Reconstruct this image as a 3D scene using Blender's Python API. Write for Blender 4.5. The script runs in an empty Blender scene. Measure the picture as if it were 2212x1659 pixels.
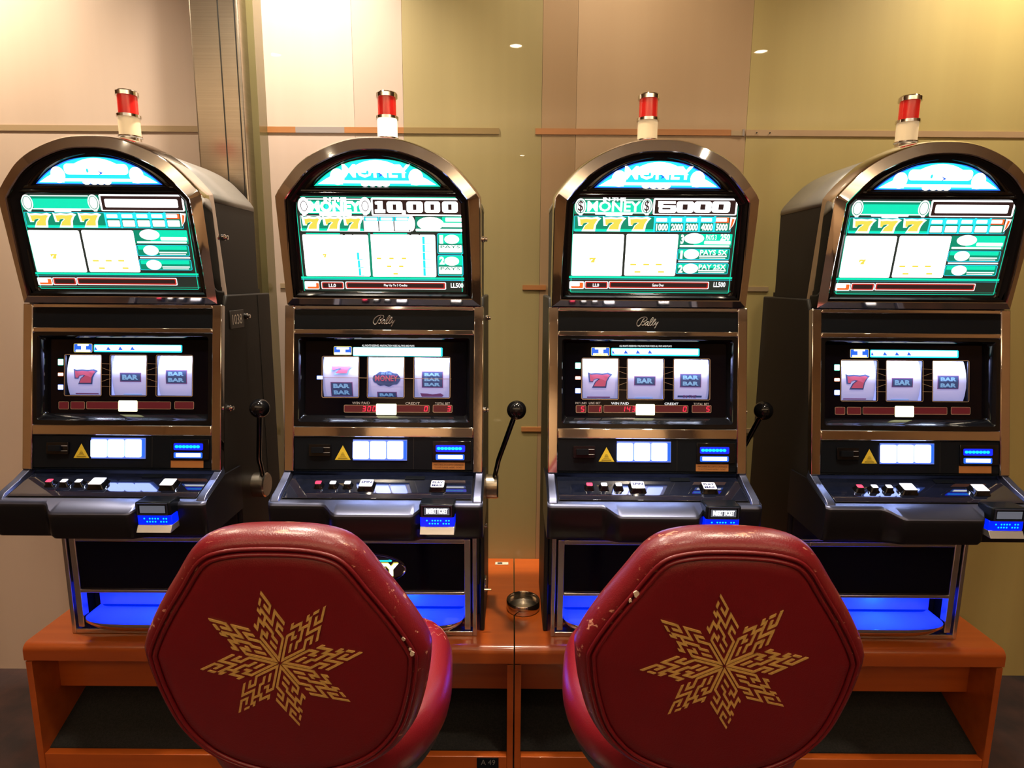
import bpy, bmesh, math, random
from mathutils import Vector, Matrix
random.seed(7)
S = bpy.context.scene
COL = S.collection

# ------------------------------------------------------------------ camera
FPX, PITCH, ROLL, EYE = 1340.0, math.radians(9.5), math.radians(0.4), 1.5
fwd = Vector((0, math.cos(PITCH), -math.sin(PITCH)))
upv = Vector((0, math.sin(PITCH), math.cos(PITCH)))
rgt = Vector((1, 0, 0))
camR = rgt * math.cos(ROLL) + upv * math.sin(ROLL)
camU = upv * math.cos(ROLL) - rgt * math.sin(ROLL)
CAM = Vector((0, 0, EYE))
cd = bpy.data.cameras.new('camera'); co = bpy.data.objects.new('camera', cd); COL.objects.link(co)
cd.sensor_fit = 'HORIZONTAL'; cd.sensor_width = 36.0; cd.lens = FPX / 2212 * 36.0
cd.clip_start = 0.02
m = Matrix((camR, camU, -fwd)).transposed().to_4x4(); m.translation = CAM
co.matrix_world = m
S.camera = co

# ------------------------------------------------------------------ view + world
vs = S.view_settings
vs.view_transform = 'Standard'; vs.look = 'None'; vs.gamma = 1; vs.use_curve_mapping = False
vs.exposure = 0.0
S.display_settings.display_device = 'sRGB'
S.cycles.use_denoising = True
S.cycles.max_bounces = 8; S.cycles.glossy_bounces = 5; S.cycles.diffuse_bounces = 4
S.cycles.sample_clamp_indirect = 6.0
S.cycles.caustics_reflective = False; S.cycles.caustics_refractive = False
w = bpy.data.worlds.new('world'); S.world = w; w.use_nodes = True
w.node_tree.nodes['Background'].inputs[0].default_value = (0.30, 0.24, 0.17, 1)
w.node_tree.nodes['Background'].inputs[1].default_value = 0.05

CEIL = 3.0
WALL_Y = 2.19

def lamp(kind, name, loc, target, energy, color, **kw):
    l = bpy.data.lights.new(name, kind); l.energy = energy; l.color = color
    for k, v in kw.items(): setattr(l, k, v)
    o = bpy.data.objects.new(name, l); COL.objects.link(o); o.location = loc
    d = Vector(target) - Vector(loc)
    o.rotation_euler = d.to_track_quat('-Z', 'Y').to_euler()
    return o
WARM = (1.0, 0.83, 0.62)
# downlights of the room: (x, y, watts)
DOWN = [(-1.62, -0.12, 28, 'left of the chairs'), (0.01, 0.07, 22, 'over the gap between the chairs'), (1.62, 0.0, 28, 'right of the chairs'),
        (-1.3, -3.5, 330, 'added to light the rear wall, left'), (1.4, -3.5, 280, 'added to light the rear wall, right'), (0.1, -3.5, 300, 'added to light the rear wall, middle'),  # added, unseen lamps brightening the rear wall that the chrome mirrors
        (-0.70, 1.88, 195, 'close above the bright wall panel'), (1.62, 1.84, 95, 'close above the mustard wall panel'), (-1.85, 1.84, 150, 'near the wall at the far left'), (0.30, 1.8, 38, 'close above the olive wall panel'),
        (-0.75, 0.95, 85, 'above the left chair'), (0.70, 0.95, 95, 'above the right chair'), (0.0, 1.45, 150, 'between the two chairs, nearer the machines')]
for i, (x, y, e, _) in enumerate(DOWN):
    near = y > 1.5
    lamp('SPOT', 'downlight_lamp', (x, y, CEIL - 0.03), (x, y + (0.0 if near else (0.15 if y > -1 else -.3)), 0), e, (1.0, 0.87, 0.74) if x == -0.70 else WARM,
         spot_size=math.radians((100 if x == -0.70 else 125) if near else (55 if y == 1.45 else 85)), spot_blend=0.9, shadow_soft_size=0.05)
# the bright gaming hall behind the viewer: a wide soft ceiling light
lamp('AREA', 'hall_ceiling_panel', (0, -2.6, CEIL - 0.06), (0, -2.6, 0), 14, (1.0, 0.82, 0.6), shape='RECTANGLE', size=5.5, size_y=1.2)
lamp('AREA', 'chrome_fill_uplight', (0, -1.8, 2.45), (0, -1.8, 3), 150, (1.0, 0.82, 0.60), shape='RECTANGLE', size=6.5, size_y=0.12)  # added upward fill, lightens the ceiling for brighter chrome reflections

# ------------------------------------------------------------------ materials
MATS = {}
def mat(name, col, rough=0.5, metal=0.0, emit=None, es=0.0, coat=0.0, spec=0.5, noise=None, bump=None, coat_rough=0.05):
    if name in MATS: return MATS[name]
    m = bpy.data.materials.new(name); m.use_nodes = True; MATS[name] = m
    nt = m.node_tree; b = nt.nodes['Principled BSDF']
    b.inputs['Base Color'].default_value = (*col, 1)
    b.inputs['Roughness'].default_value = rough; b.inputs['Metallic'].default_value = metal
    b.inputs['Specular IOR Level'].default_value = spec
    b.inputs['Coat Weight'].default_value = coat; b.inputs['Coat Roughness'].default_value = coat_rough
    if emit:
        b.inputs['Emission Color'].default_value = (*emit, 1); b.inputs['Emission Strength'].default_value = es
    tc = nt.nodes.new('ShaderNodeTexCoord')
    if noise:   # (scale vec, amount, second colour)
        sc, amt, c2 = noise
        mp = nt.nodes.new('ShaderNodeMapping'); mp.inputs['Scale'].default_value = sc
        nt.links.new(tc.outputs['Object'], mp.inputs[0])
        n = nt.nodes.new('ShaderNodeTexNoise'); n.inputs['Scale'].default_value = 1.0; n.inputs['Detail'].default_value = 6
        nt.links.new(mp.outputs[0], n.inputs['Vector'])
        r = nt.nodes.new('ShaderNodeValToRGB')
        r.color_ramp.elements[0].position = 0.5 - amt; r.color_ramp.elements[0].color = (*c2, 1)
        r.color_ramp.elements[1].position = 0.5 + amt; r.color_ramp.elements[1].color = (*col, 1)
        nt.links.new(n.outputs['Fac'], r.inputs[0]); nt.links.new(r.outputs[0], b.inputs['Base Color'])
    if bump:    # (scale, strength)
        n2 = nt.nodes.new('ShaderNodeTexNoise'); n2.inputs['Scale'].default_value = bump[0]; n2.inputs['Detail'].default_value = 5
        nt.links.new(tc.outputs['Object'], n2.inputs['Vector'])
        bp = nt.nodes.new('ShaderNodeBump'); bp.inputs['Strength'].default_value = bump[1]; bp.inputs['Distance'].default_value = 0.002
        nt.links.new(n2.outputs['Fac'], bp.inputs['Height']); nt.links.new(bp.outputs[0], b.inputs['Normal'])
    return m
def glow(name, col, s): return mat(name, (0.01, 0.01, 0.01), 0.3, emit=col, es=s)

CHROME = mat('polished_chrome', (0.80, 0.77, 0.74), 0.05, 1.0, bump=(5, 0.10))
SATIN = mat('satin_chrome', (0.70, 0.68, 0.63), 0.27, 1.0, bump=(30, 0.03))
STEEL = mat('brushed_steel', (0.56, 0.50, 0.42), 0.26, 1.0, noise=((3, 3, 260), 0.35, (0.42, 0.37, 0.30)))
SILVER = mat('satin_silver_plastic', (0.55, 0.56, 0.58), 0.3, 0.7)
BLACKG = mat('black_gloss_plastic', (0.005, 0.005, 0.006), 0.09, spec=0.45)
BLACKP = mat('black_panel_plastic', (0.007, 0.009, 0.013), 0.2, spec=0.12, bump=(300, 0.05))
GLASSB = mat('black_screen_glass', (0.002, 0.002, 0.005), 0.05, spec=0.25)
BODY = mat('black_cabinet_paint', (0.018, 0.017, 0.015), 0.5, spec=0.25, noise=((14, 14, 14), 0.4, (0.017, 0.016, 0.014)), bump=(500, 0.1))
GREYP = mat('grey_arch_paint', (0.20, 0.19, 0.17), 0.35, bump=(300, 0.05))
DECKM = mat('dark_silver_deck', (0.11, 0.125, 0.21), 0.30, 0.85)
DECKB = mat('deck_black_plastic', (0.009, 0.009, 0.012), 0.28, spec=0.25)
DECKG = mat('deck_glass', (0.010, 0.013, 0.030), 0.04, coat=1.0, spec=0.9, noise=((90, 90, 90), 0.3, (0.004, 0.006, 0.014)))
WOOD = mat('orange_lacquered_wood', (0.46, 0.095, 0.012), 0.30, coat=0.7, coat_rough=0.08, noise=((2.0, 34, 34), 0.28, (0.36, 0.066, 0.009)))
CARPET = mat('black_carpet', (0.012, 0.011, 0.009), 0.95, noise=((190, 190, 190), 0.12, (0.004, 0.004, 0.003)), bump=(260, 1.0))
SHELL = mat('dark_green_grey_shell', (0.030, 0.034, 0.028), 0.45, bump=(200, 0.1))
GOLD = mat('gold_thread', (0.80, 0.52, 0.16), 0.38, 0.1, noise=((400, 400, 400), 0.3, (0.55, 0.33, 0.09)))
WHITE = glow('lit_white', (1.0, 1.0, 1.0), 2.6)
WHITE2 = glow('lit_white_soft', (1.0, 1.0, 1.0), 1.25)
CYAN = glow('lit_cyan', (0.02, 0.80, 1.0), 1.15)
TEAL = glow('lit_teal', (0.0, 0.75, 0.45), 1.15)
TEALD = glow('lit_deep_teal', (0.0, 0.30, 0.17), 0.95)
BLUE = glow('lit_blue', (0.02, 0.16, 0.95), 1.0)
BLUEL = glow('lit_led_blue', (0.0, 0.01, 1.0), 2.2)
BLUEC = glow('lit_led_cyan', (0.0, 0.45, 1.0), 2.0)
YEL = glow('lit_yellow', (0.95, 0.80, 0.10), 1.0)
YELG = glow('lit_yellow_green', (1.0, 1.0, 0.50), 3.2)
RED = glow('lit_red', (0.62, 0.03, 0.02), 1.0)
REDLED = glow('red_digit', (1.0, 0.02, 0.06), 1.6)
REDBK = glow('red_display_back', (0.09, 0.003, 0.008), 1.0)
ORG = glow('lit_orange', (1.0, 0.16, 0.02), 1.0)
SCRB = glow('screen_dark', (0.02, 0.028, 0.022), 1.0)
SCRBR = glow('screen_brown_black', (0.03, 0.012, 0.012), 1.0)
TEXTG = mat('grey_print', (0.55, 0.55, 0.60), 0.5)
LINEG = mat('tan_print', (0.42, 0.30, 0.22), 0.4)
REELM = mat('reel_strip', (0.55, 0.56, 0.85), 0.5, emit=(0.36, 0.42, 0.95), es=0.50)
REELR = mat('reel_print_red', (0.50, 0.10, 0.22), 0.5, emit=(0.42, 0.08, 0.20), es=0.35)
REELB = mat('reel_print_navy', (0.05, 0.09, 0.28), 0.5, emit=(0.03, 0.06, 0.22), es=0.35)
REELC = mat('reel_print_lightblue', (0.25, 0.50, 0.85), 0.5, emit=(0.12, 0.36, 0.85), es=0.45)
REELP = mat('reel_print_plum', (0.22, 0.09, 0.28), 0.5, emit=(0.14, 0.05, 0.2), es=0.35)
YSTICK = mat('yellow_sticker', (0.75, 0.56, 0.04), 0.5, bump=(50, 0.02))
OSTICK = mat('copper_sticker', (0.42, 0.17, 0.05), 0.4, bump=(50, 0.02))
INK = mat('black_print', (0.01, 0.01, 0.01), 0.5)
REDLENS = mat('red_lens', (0.62, 0.015, 0.012), 0.18, emit=(1.0, 0.03, 0.02), es=0.22, coat=0.5)
WLENS_ON = mat('white_lens_lit', (0.9, 0.8, 0.6), 0.3, emit=(1.0, 0.90, 0.66), es=1.5)
WLENS_OFF = mat('white_lens', (0.86, 0.68, 0.42), 0.3, emit=(1.0, 0.75, 0.45), es=0.28)
BTNW = mat('button_white', (0.75, 0.75, 0.8), 0.4, emit=(0.92, 0.94, 1.0), es=0.6)
PADW = glow('lit_pad_bluewhite', (0.32, 0.42, 1.0), 8)
BTNR = mat('button_red', (0.7, 0.05, 0.12), 0.25, emit=(0.9, 0.04, 0.15), es=0.55)
TRAYM = mat('blue_tray_plastic', (0.12, 0.16, 0.75), 0.22, emit=(0.0, 0.02, 1.0), es=0.95, coat=0.3)

# red leather: base red, fine grain, pale worn scuffs on the upper rim
def leather(name, wear):
    m = mat(name, (0.34, 0.012, 0.018), 0.34, coat=0.25, coat_rough=0.25)
    nt = m.node_tree; b = nt.nodes['Principled BSDF']; tc = nt.nodes.new('ShaderNodeTexCoord')
    n = nt.nodes.new('ShaderNodeTexNoise'); n.inputs['Scale'].default_value = 5; n.inputs['Detail'].default_value = 4
    nt.links.new(tc.outputs['Object'], n.inputs['Vector'])
    mix = nt.nodes.new('ShaderNodeMixRGB'); mix.inputs[1].default_value = (0.125, 0.0035, 0.008, 1); mix.inputs[2].default_value = (0.19, 0.006, 0.012, 1)
    nt.links.new(n.outputs['Fac'], mix.inputs[0])
    mp = nt.nodes.new('ShaderNodeMapping'); mp.inputs['Scale'].default_value = (16, 70, 60)
    nt.links.new(tc.outputs['Object'], mp.inputs[0])
    n3 = nt.nodes.new('ShaderNodeTexNoise'); n3.inputs['Scale'].default_value = 1.0; n3.inputs['Detail'].default_value = 9; n3.inputs['Roughness'].default_value = 0.65
    nt.links.new(mp.outputs[0], n3.inputs['Vector'])
    r = nt.nodes.new('ShaderNodeValToRGB'); r.color_ramp.elements[0].position = 0.66 - 0.05 * wear; r.color_ramp.elements[1].position = 0.70 - 0.05 * wear
    nt.links.new(n3.outputs['Fac'], r.inputs[0])
    sm = nt.nodes.new('ShaderNodeMath'); sm.operation = 'MULTIPLY'; sm.inputs[1].default_value = wear * 0.8
    nt.links.new(r.outputs[0], sm.inputs[0])
    mix2 = nt.nodes.new('ShaderNodeMixRGB'); mix2.inputs[2].default_value = (0.62, 0.30, 0.20, 1)
    nt.links.new(sm.outputs[0], mix2.inputs[0]); nt.links.new(mix.outputs[0], mix2.inputs[1]); nt.links.new(mix2.outputs[0], b.inputs['Base Color'])
    v = nt.nodes.new('ShaderNodeTexVoronoi'); v.inputs['Scale'].default_value = 420
    nt.links.new(tc.outputs['Object'], v.inputs['Vector'])
    bp = nt.nodes.new('ShaderNodeBump'); bp.inputs['Strength'].default_value = 0.18; bp.inputs['Distance'].default_value = 0.001
    nt.links.new(v.outputs['Distance'], bp.inputs['Height']); nt.links.new(bp.outputs[0], b.inputs['Normal'])
    return m
LEATHER = leather('red_leather', 0.0)
LEATHERW = leather('worn_red_leather', 1.0)
SCUFF = mat('exposed_backing', (0.75, 0.62, 0.50), 0.8, bump=(300, 0.3))

# ------------------------------------------------------------------ mesh builder
class MB:
    def __init__(s): s.v = []; s.f = []; s.m = []; s.mats = []
    def mi(s, m):
        if m not in s.mats: s.mats.append(m)
        return s.mats.index(m)
    def add(s, vs_, fs, m):
        o = len(s.v); s.v += [Vector(v) for v in vs_]; k = s.mi(m)
        for f in fs: s.f.append([o + i for i in f]); s.m.append(k)
    def box(s, x0, x1, y0, y1, z0, z1, m, fr=None):
        vs_ = [Vector((x, y, z)) for z in (z0, z1) for y in (y0, y1) for x in (x0, x1)]
        if fr: vs_ = [fr(*v) for v in vs_]
        s.add(vs_, [(0, 2, 3, 1), (4, 5, 7, 6), (0, 1, 5, 4), (2, 6, 7, 3), (0, 4, 6, 2), (1, 3, 7, 5)], m)
    def loft(s, loops, m, cap0=True, cap1=True, closed=True):
        n = len(loops[0]); vs_ = [p for l in loops for p in l]; fs = []
        for i in range(len(loops) - 1):
            for j in range(n if closed else n - 1):
                k = (j + 1) % n
                fs.append((i * n + j, i * n + k, (i + 1) * n + k, (i + 1) * n + j))
        if cap0: fs.append(tuple(reversed(range(n))))
        if cap1: fs.append(tuple((len(loops) - 1) * n + j for j in range(n)))
        s.add(vs_, fs, m)
    def lathe(s, prof, m, loc=(0, 0, 0), axis='z', seg=32, cap0=True, cap1=True):
        loops = []
        for r, h in prof:
            l = []
            for i in range(seg):
                a = 2 * math.pi * i / seg; c, d = r * math.cos(a), r * math.sin(a)
                p = {'z': (c, d, h), 'x': (h, c, d), 'y': (c, -h, d)}[axis]
                l.append(Vector(loc) + Vector(p))
            loops.append(l)
        s.loft(loops, m, cap0, cap1)
    def tube(s, pts, r, m, seg=8, closed=False):
        pts = [Vector(p) for p in pts]; n = len(pts); loops = []
        prev = None
        for i in range(n):
            if closed: t = pts[(i + 1) % n] - pts[i - 1]
            else: t = pts[min(i + 1, n - 1)] - pts[max(i - 1, 0)]
            t.normalize()
            if prev is None:
                a = Vector((0, 0, 1)) if abs(t.z) < 0.9 else Vector((1, 0, 0))
                u = t.cross(a).normalized()
            else:
                u = (prev - t * prev.dot(t)).normalized()
            prev = u; vv = t.cross(u); rr = r[i] if isinstance(r, (list, tuple)) else r
            loops.append([pts[i] + u * (rr * math.cos(2 * math.pi * k / seg)) + vv * (rr * math.sin(2 * math.pi * k / seg)) for k in range(seg)])
        if closed: loops.append(loops[0]); s.loft(loops, m, False, False)
        else: s.loft(loops, m)
    def poly(s, pts, m): s.add(pts, [tuple(range(len(pts)))], m)
    def build(s, name, parent=None, bevel=0, smooth=True, angle=35, label=None, offset=None, seg=2):
        me = bpy.data.meshes.new(name)
        off = Vector(offset) if offset else Vector((0, 0, 0))
        me.from_pydata([tuple(v - off) for v in s.v], [], s.f)
        for m_ in s.mats: me.materials.append(m_)
        me.polygons.foreach_set('material_index', s.m)
        if s.closedfix:
            bm = bmesh.new(); bm.from_mesh(me)
            bmesh.ops.recalc_face_normals(bm, faces=bm.faces); bm.to_mesh(me); bm.free()
        me.update()
        if smooth:
            me.polygons.foreach_set('use_smooth', [True] * len(me.polygons)); me.set_sharp_from_angle(angle=math.radians(angle))
        o = bpy.data.objects.new(name, me); COL.objects.link(o)
        if parent: o.parent = parent
        if label: o['label'] = label
        if bevel:
            b = o.modifiers.new('bevel', 'BEVEL'); b.width = bevel; b.segments = seg; b.limit_method = 'ANGLE'; b.angle_limit = math.radians(40)
            b.harden_normals = False
        return o
    closedfix = True

def tag(o, label, cat, group=None, kind=None):
    o['label'] = label; o['category'] = cat
    if group: o['group'] = group
    if kind: o['kind'] = kind
    return o
def empty(name, loc, label, cat, group=None):
    o = bpy.data.objects.new(name, None); COL.objects.link(o); o.location = loc; o.empty_display_size = 0.05
    return tag(o, label, cat, group)
def struct(o): o['kind'] = 'structure'; return o

# ------------------------------------------------------------------ frames of the inclined machine fronts
class Frame:
    """plane through P (machine-centred x=0), v along the panel upwards, n towards the player"""
    def __init__(s, P, tilt):     # tilt >0: leans away at the top
        s.P = Vector(P); s.U = Vector((1, 0, 0)); s.V = Vector((0, math.sin(tilt), math.cos(tilt))); s.N = Vector((0, -math.cos(tilt), math.sin(tilt)))
    def at(s, u, v, n=0.0): return s.P + s.U * u + s.V * v + s.N * n
    def px(s, x, y, mx, n=0.0):   # measured photo position -> panel millimetres of the machine at mx
        d = fwd * FPX + camR * (x - 1106) + camU * (829.5 - y)
        P = s.P + s.N * n + Vector((mx, 0, 0))
        t = (P - CAM).dot(s.N) / d.dot(s.N); q = CAM + d * t - P
        return q.x, q.dot(s.V)
FACE = Frame((0, 1.637, 1.226), math.radians(9.5))
TOP = Frame((0, 1.668, 1.432), -math.radians(9.3))
DOOR = Frame((0, 1.672, 0.47), 0.0)
DECKF = Frame((0, 1.500, 0.948), math.atan2(0.100, 0.033))

_tc = {}
def text_polys(t, bold=0.0):
    k = (t, bold)
    if k not in _tc:
        c = bpy.data.curves.new('t', 'FONT'); c.body = t; c.size = 1; c.offset = bold; c.resolution_u = 2
        o = bpy.data.objects.new('t', c); me = bpy.data.meshes.new_from_object(o)
        _tc[k] = ([v.co.copy() for v in me.vertices], [tuple(p.vertices) for p in me.polygons])
        bpy.data.objects.remove(o); bpy.data.curves.remove(c); bpy.data.meshes.remove(me)
    return _tc[k]

class Flat(MB):
    closedfix = False
    def __init__(s, fr, n=0.0, warp=None): super().__init__(); s.fr = fr; s.n = n; s.layer = 0; s.warp = warp
    def P(s, u, v, lift=0.0):
        n = s.n + lift
        if s.warp: n += s.warp(v)
        return s.fr.at(u, v, n)
    def shape(s, pts, m, lift=0.0):
        # orientation towards +n
        a = sum(pts[i][0] * pts[(i + 1) % len(pts)][1] - pts[(i + 1) % len(pts)][0] * pts[i][1] for i in range(len(pts)))
        if a < 0: pts = pts[::-1]
        s.poly([s.P(u, v, lift) for u, v in pts], m)
    def rect(s, u0, v0, u1, v1, m, lift=0.0, r=0.0):
        u0, u1 = min(u0, u1), max(u0, u1); v0, v1 = min(v0, v1), max(v0, v1)
        if s.warp:
            k = 8
            for i in range(k):
                a, b = v0 + (v1 - v0) * i / k, v0 + (v1 - v0) * (i + 1) / k
                s.shape([(u0, a), (u1, a), (u1, b), (u0, b)], m, lift)
            return
        s.shape(rr(u0, v0, u1, v1, r), m, lift)
    def frame(s, u0, v0, u1, v1, t, m, lift=0.0, r=0.003):
        u0, u1 = min(u0, u1), max(u0, u1); v0, v1 = min(v0, v1), max(v0, v1)
        a = rr(u0, v0, u1, v1, max(r, 1e-4)); b = rr(u0 + t, v0 + t, u1 - t, v1 - t, max(r - t, 1e-4))
        n = len(a)
        s.add([s.P(u, v, lift) for u, v in a + b], [(i, (i + 1) % n, n + (i + 1) % n, n + i) for i in range(n)], m)
    def text(s, t, u0, v0, u1, v1, m, lift=0.0, bold=0.0, skew=0.0, align_h=True):
        vs_, fs = text_polys(t, bold)
        x0 = min(p.x for p in vs_); x1 = max(p.x for p in vs_); y0 = min(p.y for p in vs_); y1 = max(p.y for p in vs_)
        out = []
        for p in vs_:
            a = (p.x - x0) / (x1 - x0); b = (p.y - y0) / max(y1 - y0, 1e-6)
            out.append(s.P(u0 + a * (u1 - u0) + skew * b * (v1 - v0), v0 + b * (v1 - v0), lift))
        s.add(out, fs, m)
    def disc(s, u, v, ru, rv, m, lift=0.0, seg=24):
        s.shape([(u + ru * math.cos(2 * math.pi * i / seg), v + rv * math.sin(2 * math.pi * i / seg)) for i in range(seg)], m, lift)
    def ring(s, u, v, ru, rv, t, m, lift=0.0, seg=24):
        a = [(u + ru * math.cos(2 * math.pi * i / seg), v + rv * math.sin(2 * math.pi * i / seg)) for i in range(seg)]
        b = [(u + (ru - t) * math.cos(2 * math.pi * i / seg), v + (rv - t) * math.sin(2 * math.pi * i / seg)) for i in range(seg)]
        s.add([s.P(p, q, lift) for p, q in a + b], [(i, (i + 1) % seg, seg + (i + 1) % seg, seg + i) for i in range(seg)], m)
    def line(s, u0, v0, u1, v1, t, m, lift=0.0):
        d = Vector((u1 - u0, v1 - v0)).normalized(); q = Vector((-d.y, d.x)) * t / 2
        s.shape([(u0 + q.x, v0 + q.y), (u1 + q.x, v1 + q.y), (u1 - q.x, v1 - q.y), (u0 - q.x, v0 - q.y)], m, lift)
def rr(u0, v0, u1, v1, r, k=4):
    if r <= 0: return [(u0, v0), (u1, v0), (u1, v1), (u0, v1)]
    out = []
    for cx, cy, a0 in ((u1 - r, v0 + r, -90), (u1 - r, v1 - r, 0), (u0 + r, v1 - r, 90), (u0 + r, v0 + r, 180)):
        for i in range(k + 1):
            a = math.radians(a0 + 90 * i / k); out.append((cx + r * math.cos(a), cy + r * math.sin(a)))
    return out
def offset_poly(pts, d):      # d: number or per-edge list; ccw polygon, inward
    n = len(pts); D = d if isinstance(d, list) else [d] * n; out = []
    for i in range(n):
        p0, p1, p2 = Vector(pts[i - 1]), Vector(pts[i]), Vector(pts[(i + 1) % n])
        e0 = (p1 - p0).normalized(); e1 = (p2 - p1).normalized()
        n0 = Vector((-e0.y, e0.x)); n1 = Vector((-e1.y, e1.x))
        a0 = p0 + n0 * D[i - 1]; a1 = p1 + n1 * D[i]
        den = e0.x * e1.y - e0.y * e1.x
        if abs(den) < 1e-3: q = p1 + (n0 * D[i - 1] + n1 * D[i]) / 2
        else:
            w_ = a1 - a0; t = (w_.x * e1.y - w_.y * e1.x) / den; q = a0 + e0 * t
        out.append((q.x, q.y))
    return out
def smooth_curve(pts, k=6, closed=True):
    n = len(pts); out = []
    for i in range(n if closed else n - 1):
        P = [Vector(pts[(i + j) % n]) if closed else Vector(pts[min(max(i + j, 0), n - 1)]) for j in (-1, 0, 1, 2)]
        for s_ in range(k):
            t = s_ / k
            out.append(0.5 * ((2 * P[1]) + (P[2] - P[0]) * t + (2 * P[0] - 5 * P[1] + 4 * P[2] - P[3]) * t * t + (-P[0] + 3 * P[1] - 3 * P[2] + P[3]) * t ** 3))
    if not closed: out.append(Vector(pts[-1]))
    return out

# ------------------------------------------------------------------ room shell
def wallbox(name, x0, x1, y0, y1, z0, z1, m):
    b = MB(); b.box(x0, x1, y0, y1, z0, z1, m); return struct(b.build(name, smooth=False))
FLOORM = mat('hall_carpet', (0.05, 0.022, 0.018), 0.95, noise=((9, 9, 9), 0.15, (0.02, 0.012, 0.012)), bump=(200, 0.5))
CEILM = mat('cream_ceiling', (0.62, 0.50, 0.36), 0.7, bump=(60, 0.05))
BROWN = mat('tan_hall_wall', (0.52, 0.34, 0.19), 0.6, noise=((0.9, 0.9, 0.5), 0.2, (0.40, 0.25, 0.14)))
wallbox('floor', -4.2, 4.2, -4.2, 2.4, -0.1, 0.0, FLOORM)
wallbox('ceiling', -4.2, 4.2, -4.2, 2.4, CEIL, CEIL + 0.1, CEILM)
wallbox('wall_left', -4.3, -4.2, -4.2, 2.4, 0, CEIL, BROWN)
wallbox('wall_right', 4.2, 4.3, -4.2, 2.4, 0, CEIL, BROWN)
wallbox('wall_behind', -4.2, 4.2, -4.3, -4.2, 0, CEIL, BROWN)
for i, xx in enumerate((-3.2, -1.9, -0.55, 0.75, 2.0, 3.3)):  # added unseen dark uprights, give the chrome dark bands to mirror
    wallbox('trim_%d' % (i + 2), xx - .16, xx + .16, -4.2, -4.05, 0, CEIL, mat('dark_reflection_pilaster', (.05, .028, .018), .4, bump=(20, .05)))
# the gloss-lacquered wall behind the machines: upright panels of several tints, with soft glare put into the colour
wb = MB(); wb.box(-4.2, 4.2, WALL_Y + 0.02, WALL_Y + 0.12, 0, CEIL, BROWN)
wall = struct(wb.build('wall_back', smooth=False))
def gloss(name, c, c2):  # streaky noise paints soft glare transitions into the panel colour
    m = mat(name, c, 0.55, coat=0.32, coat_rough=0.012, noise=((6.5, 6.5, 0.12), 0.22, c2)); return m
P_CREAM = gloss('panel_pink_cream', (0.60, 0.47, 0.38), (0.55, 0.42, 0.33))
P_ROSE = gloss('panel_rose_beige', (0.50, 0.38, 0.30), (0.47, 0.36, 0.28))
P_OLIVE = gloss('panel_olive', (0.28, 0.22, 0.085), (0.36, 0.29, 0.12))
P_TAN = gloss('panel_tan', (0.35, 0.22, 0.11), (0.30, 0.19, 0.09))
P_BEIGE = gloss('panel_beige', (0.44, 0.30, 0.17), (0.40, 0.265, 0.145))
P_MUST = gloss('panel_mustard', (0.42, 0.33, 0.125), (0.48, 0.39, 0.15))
def wx(px): # wall x at a photo column (horizon height)
    return (px - 1106) / 1340 * (WALL_Y * math.cos(PITCH) - 0.3 * math.sin(PITCH))
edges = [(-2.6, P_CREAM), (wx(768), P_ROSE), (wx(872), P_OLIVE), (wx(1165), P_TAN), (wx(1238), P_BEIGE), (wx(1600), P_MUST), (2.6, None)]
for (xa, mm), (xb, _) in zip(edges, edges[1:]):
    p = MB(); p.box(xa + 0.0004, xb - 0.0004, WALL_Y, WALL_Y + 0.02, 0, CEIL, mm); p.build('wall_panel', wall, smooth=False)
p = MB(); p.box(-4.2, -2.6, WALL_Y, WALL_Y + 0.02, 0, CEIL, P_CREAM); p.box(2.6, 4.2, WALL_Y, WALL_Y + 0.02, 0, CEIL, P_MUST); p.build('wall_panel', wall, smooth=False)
# horizontal inlay strips
def wpt(px, py):
    d = fwd * FPX + camR * (px - 1106) + camU * (829.5 - py); t = (WALL_Y - CAM.y) / d.y; q = CAM + d * t; return q.x, q.z
S_OR = mat('strip_orange', (0.45, 0.19, 0.06), 0.35, coat=0.2, noise=((6, 6, 30), 0.3, (0.36, 0.14, 0.045)))
S_GR = mat('strip_grey_blue', (0.30, 0.26, 0.24), 0.3, coat=0.3, bump=(80, 0.03))
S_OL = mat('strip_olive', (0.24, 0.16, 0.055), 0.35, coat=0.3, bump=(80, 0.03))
S_PALE = mat('strip_pale', (0.40, 0.29, 0.17), 0.35, coat=0.3, bump=(80, 0.03))
zs = wpt(1150, 284)[1]; z2 = wpt(1150, 621)[1]; z3 = wpt(1150, 927)[1]; hh = 0.0095
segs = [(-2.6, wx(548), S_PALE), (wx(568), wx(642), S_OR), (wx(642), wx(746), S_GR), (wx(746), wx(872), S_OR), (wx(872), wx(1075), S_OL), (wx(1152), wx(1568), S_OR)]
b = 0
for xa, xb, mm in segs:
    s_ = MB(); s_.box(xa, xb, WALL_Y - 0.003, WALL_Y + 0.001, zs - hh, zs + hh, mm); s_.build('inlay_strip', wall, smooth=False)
s_ = MB(); s_.box(wx(1568), wx(1592), WALL_Y - 0.004, WALL_Y + 0.001, zs - hh, zs + hh * 0.6, S_PALE); s_.box(wx(1592), wx(1596), WALL_Y - 0.006, WALL_Y + 0.001, zs - hh * 1.1, zs + hh * 1.1, S_GR)
s_.build('strip_end_bracket', wall, smooth=False)
s_ = MB(); s_.box(wx(1600), 2.6, WALL_Y - 0.003, WALL_Y + 0.001, zs - hh, zs + hh, P_BEIGE); s_.build('inlay_strip', wall, smooth=False)
for px in (1622, 1650):
    s_ = MB(); s_.lathe([(0.0022, 0), (0.0022, 0.006)], INK, (wx(px), WALL_Y, zs), 'y', 10); s_.build('screw', wall)
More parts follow.
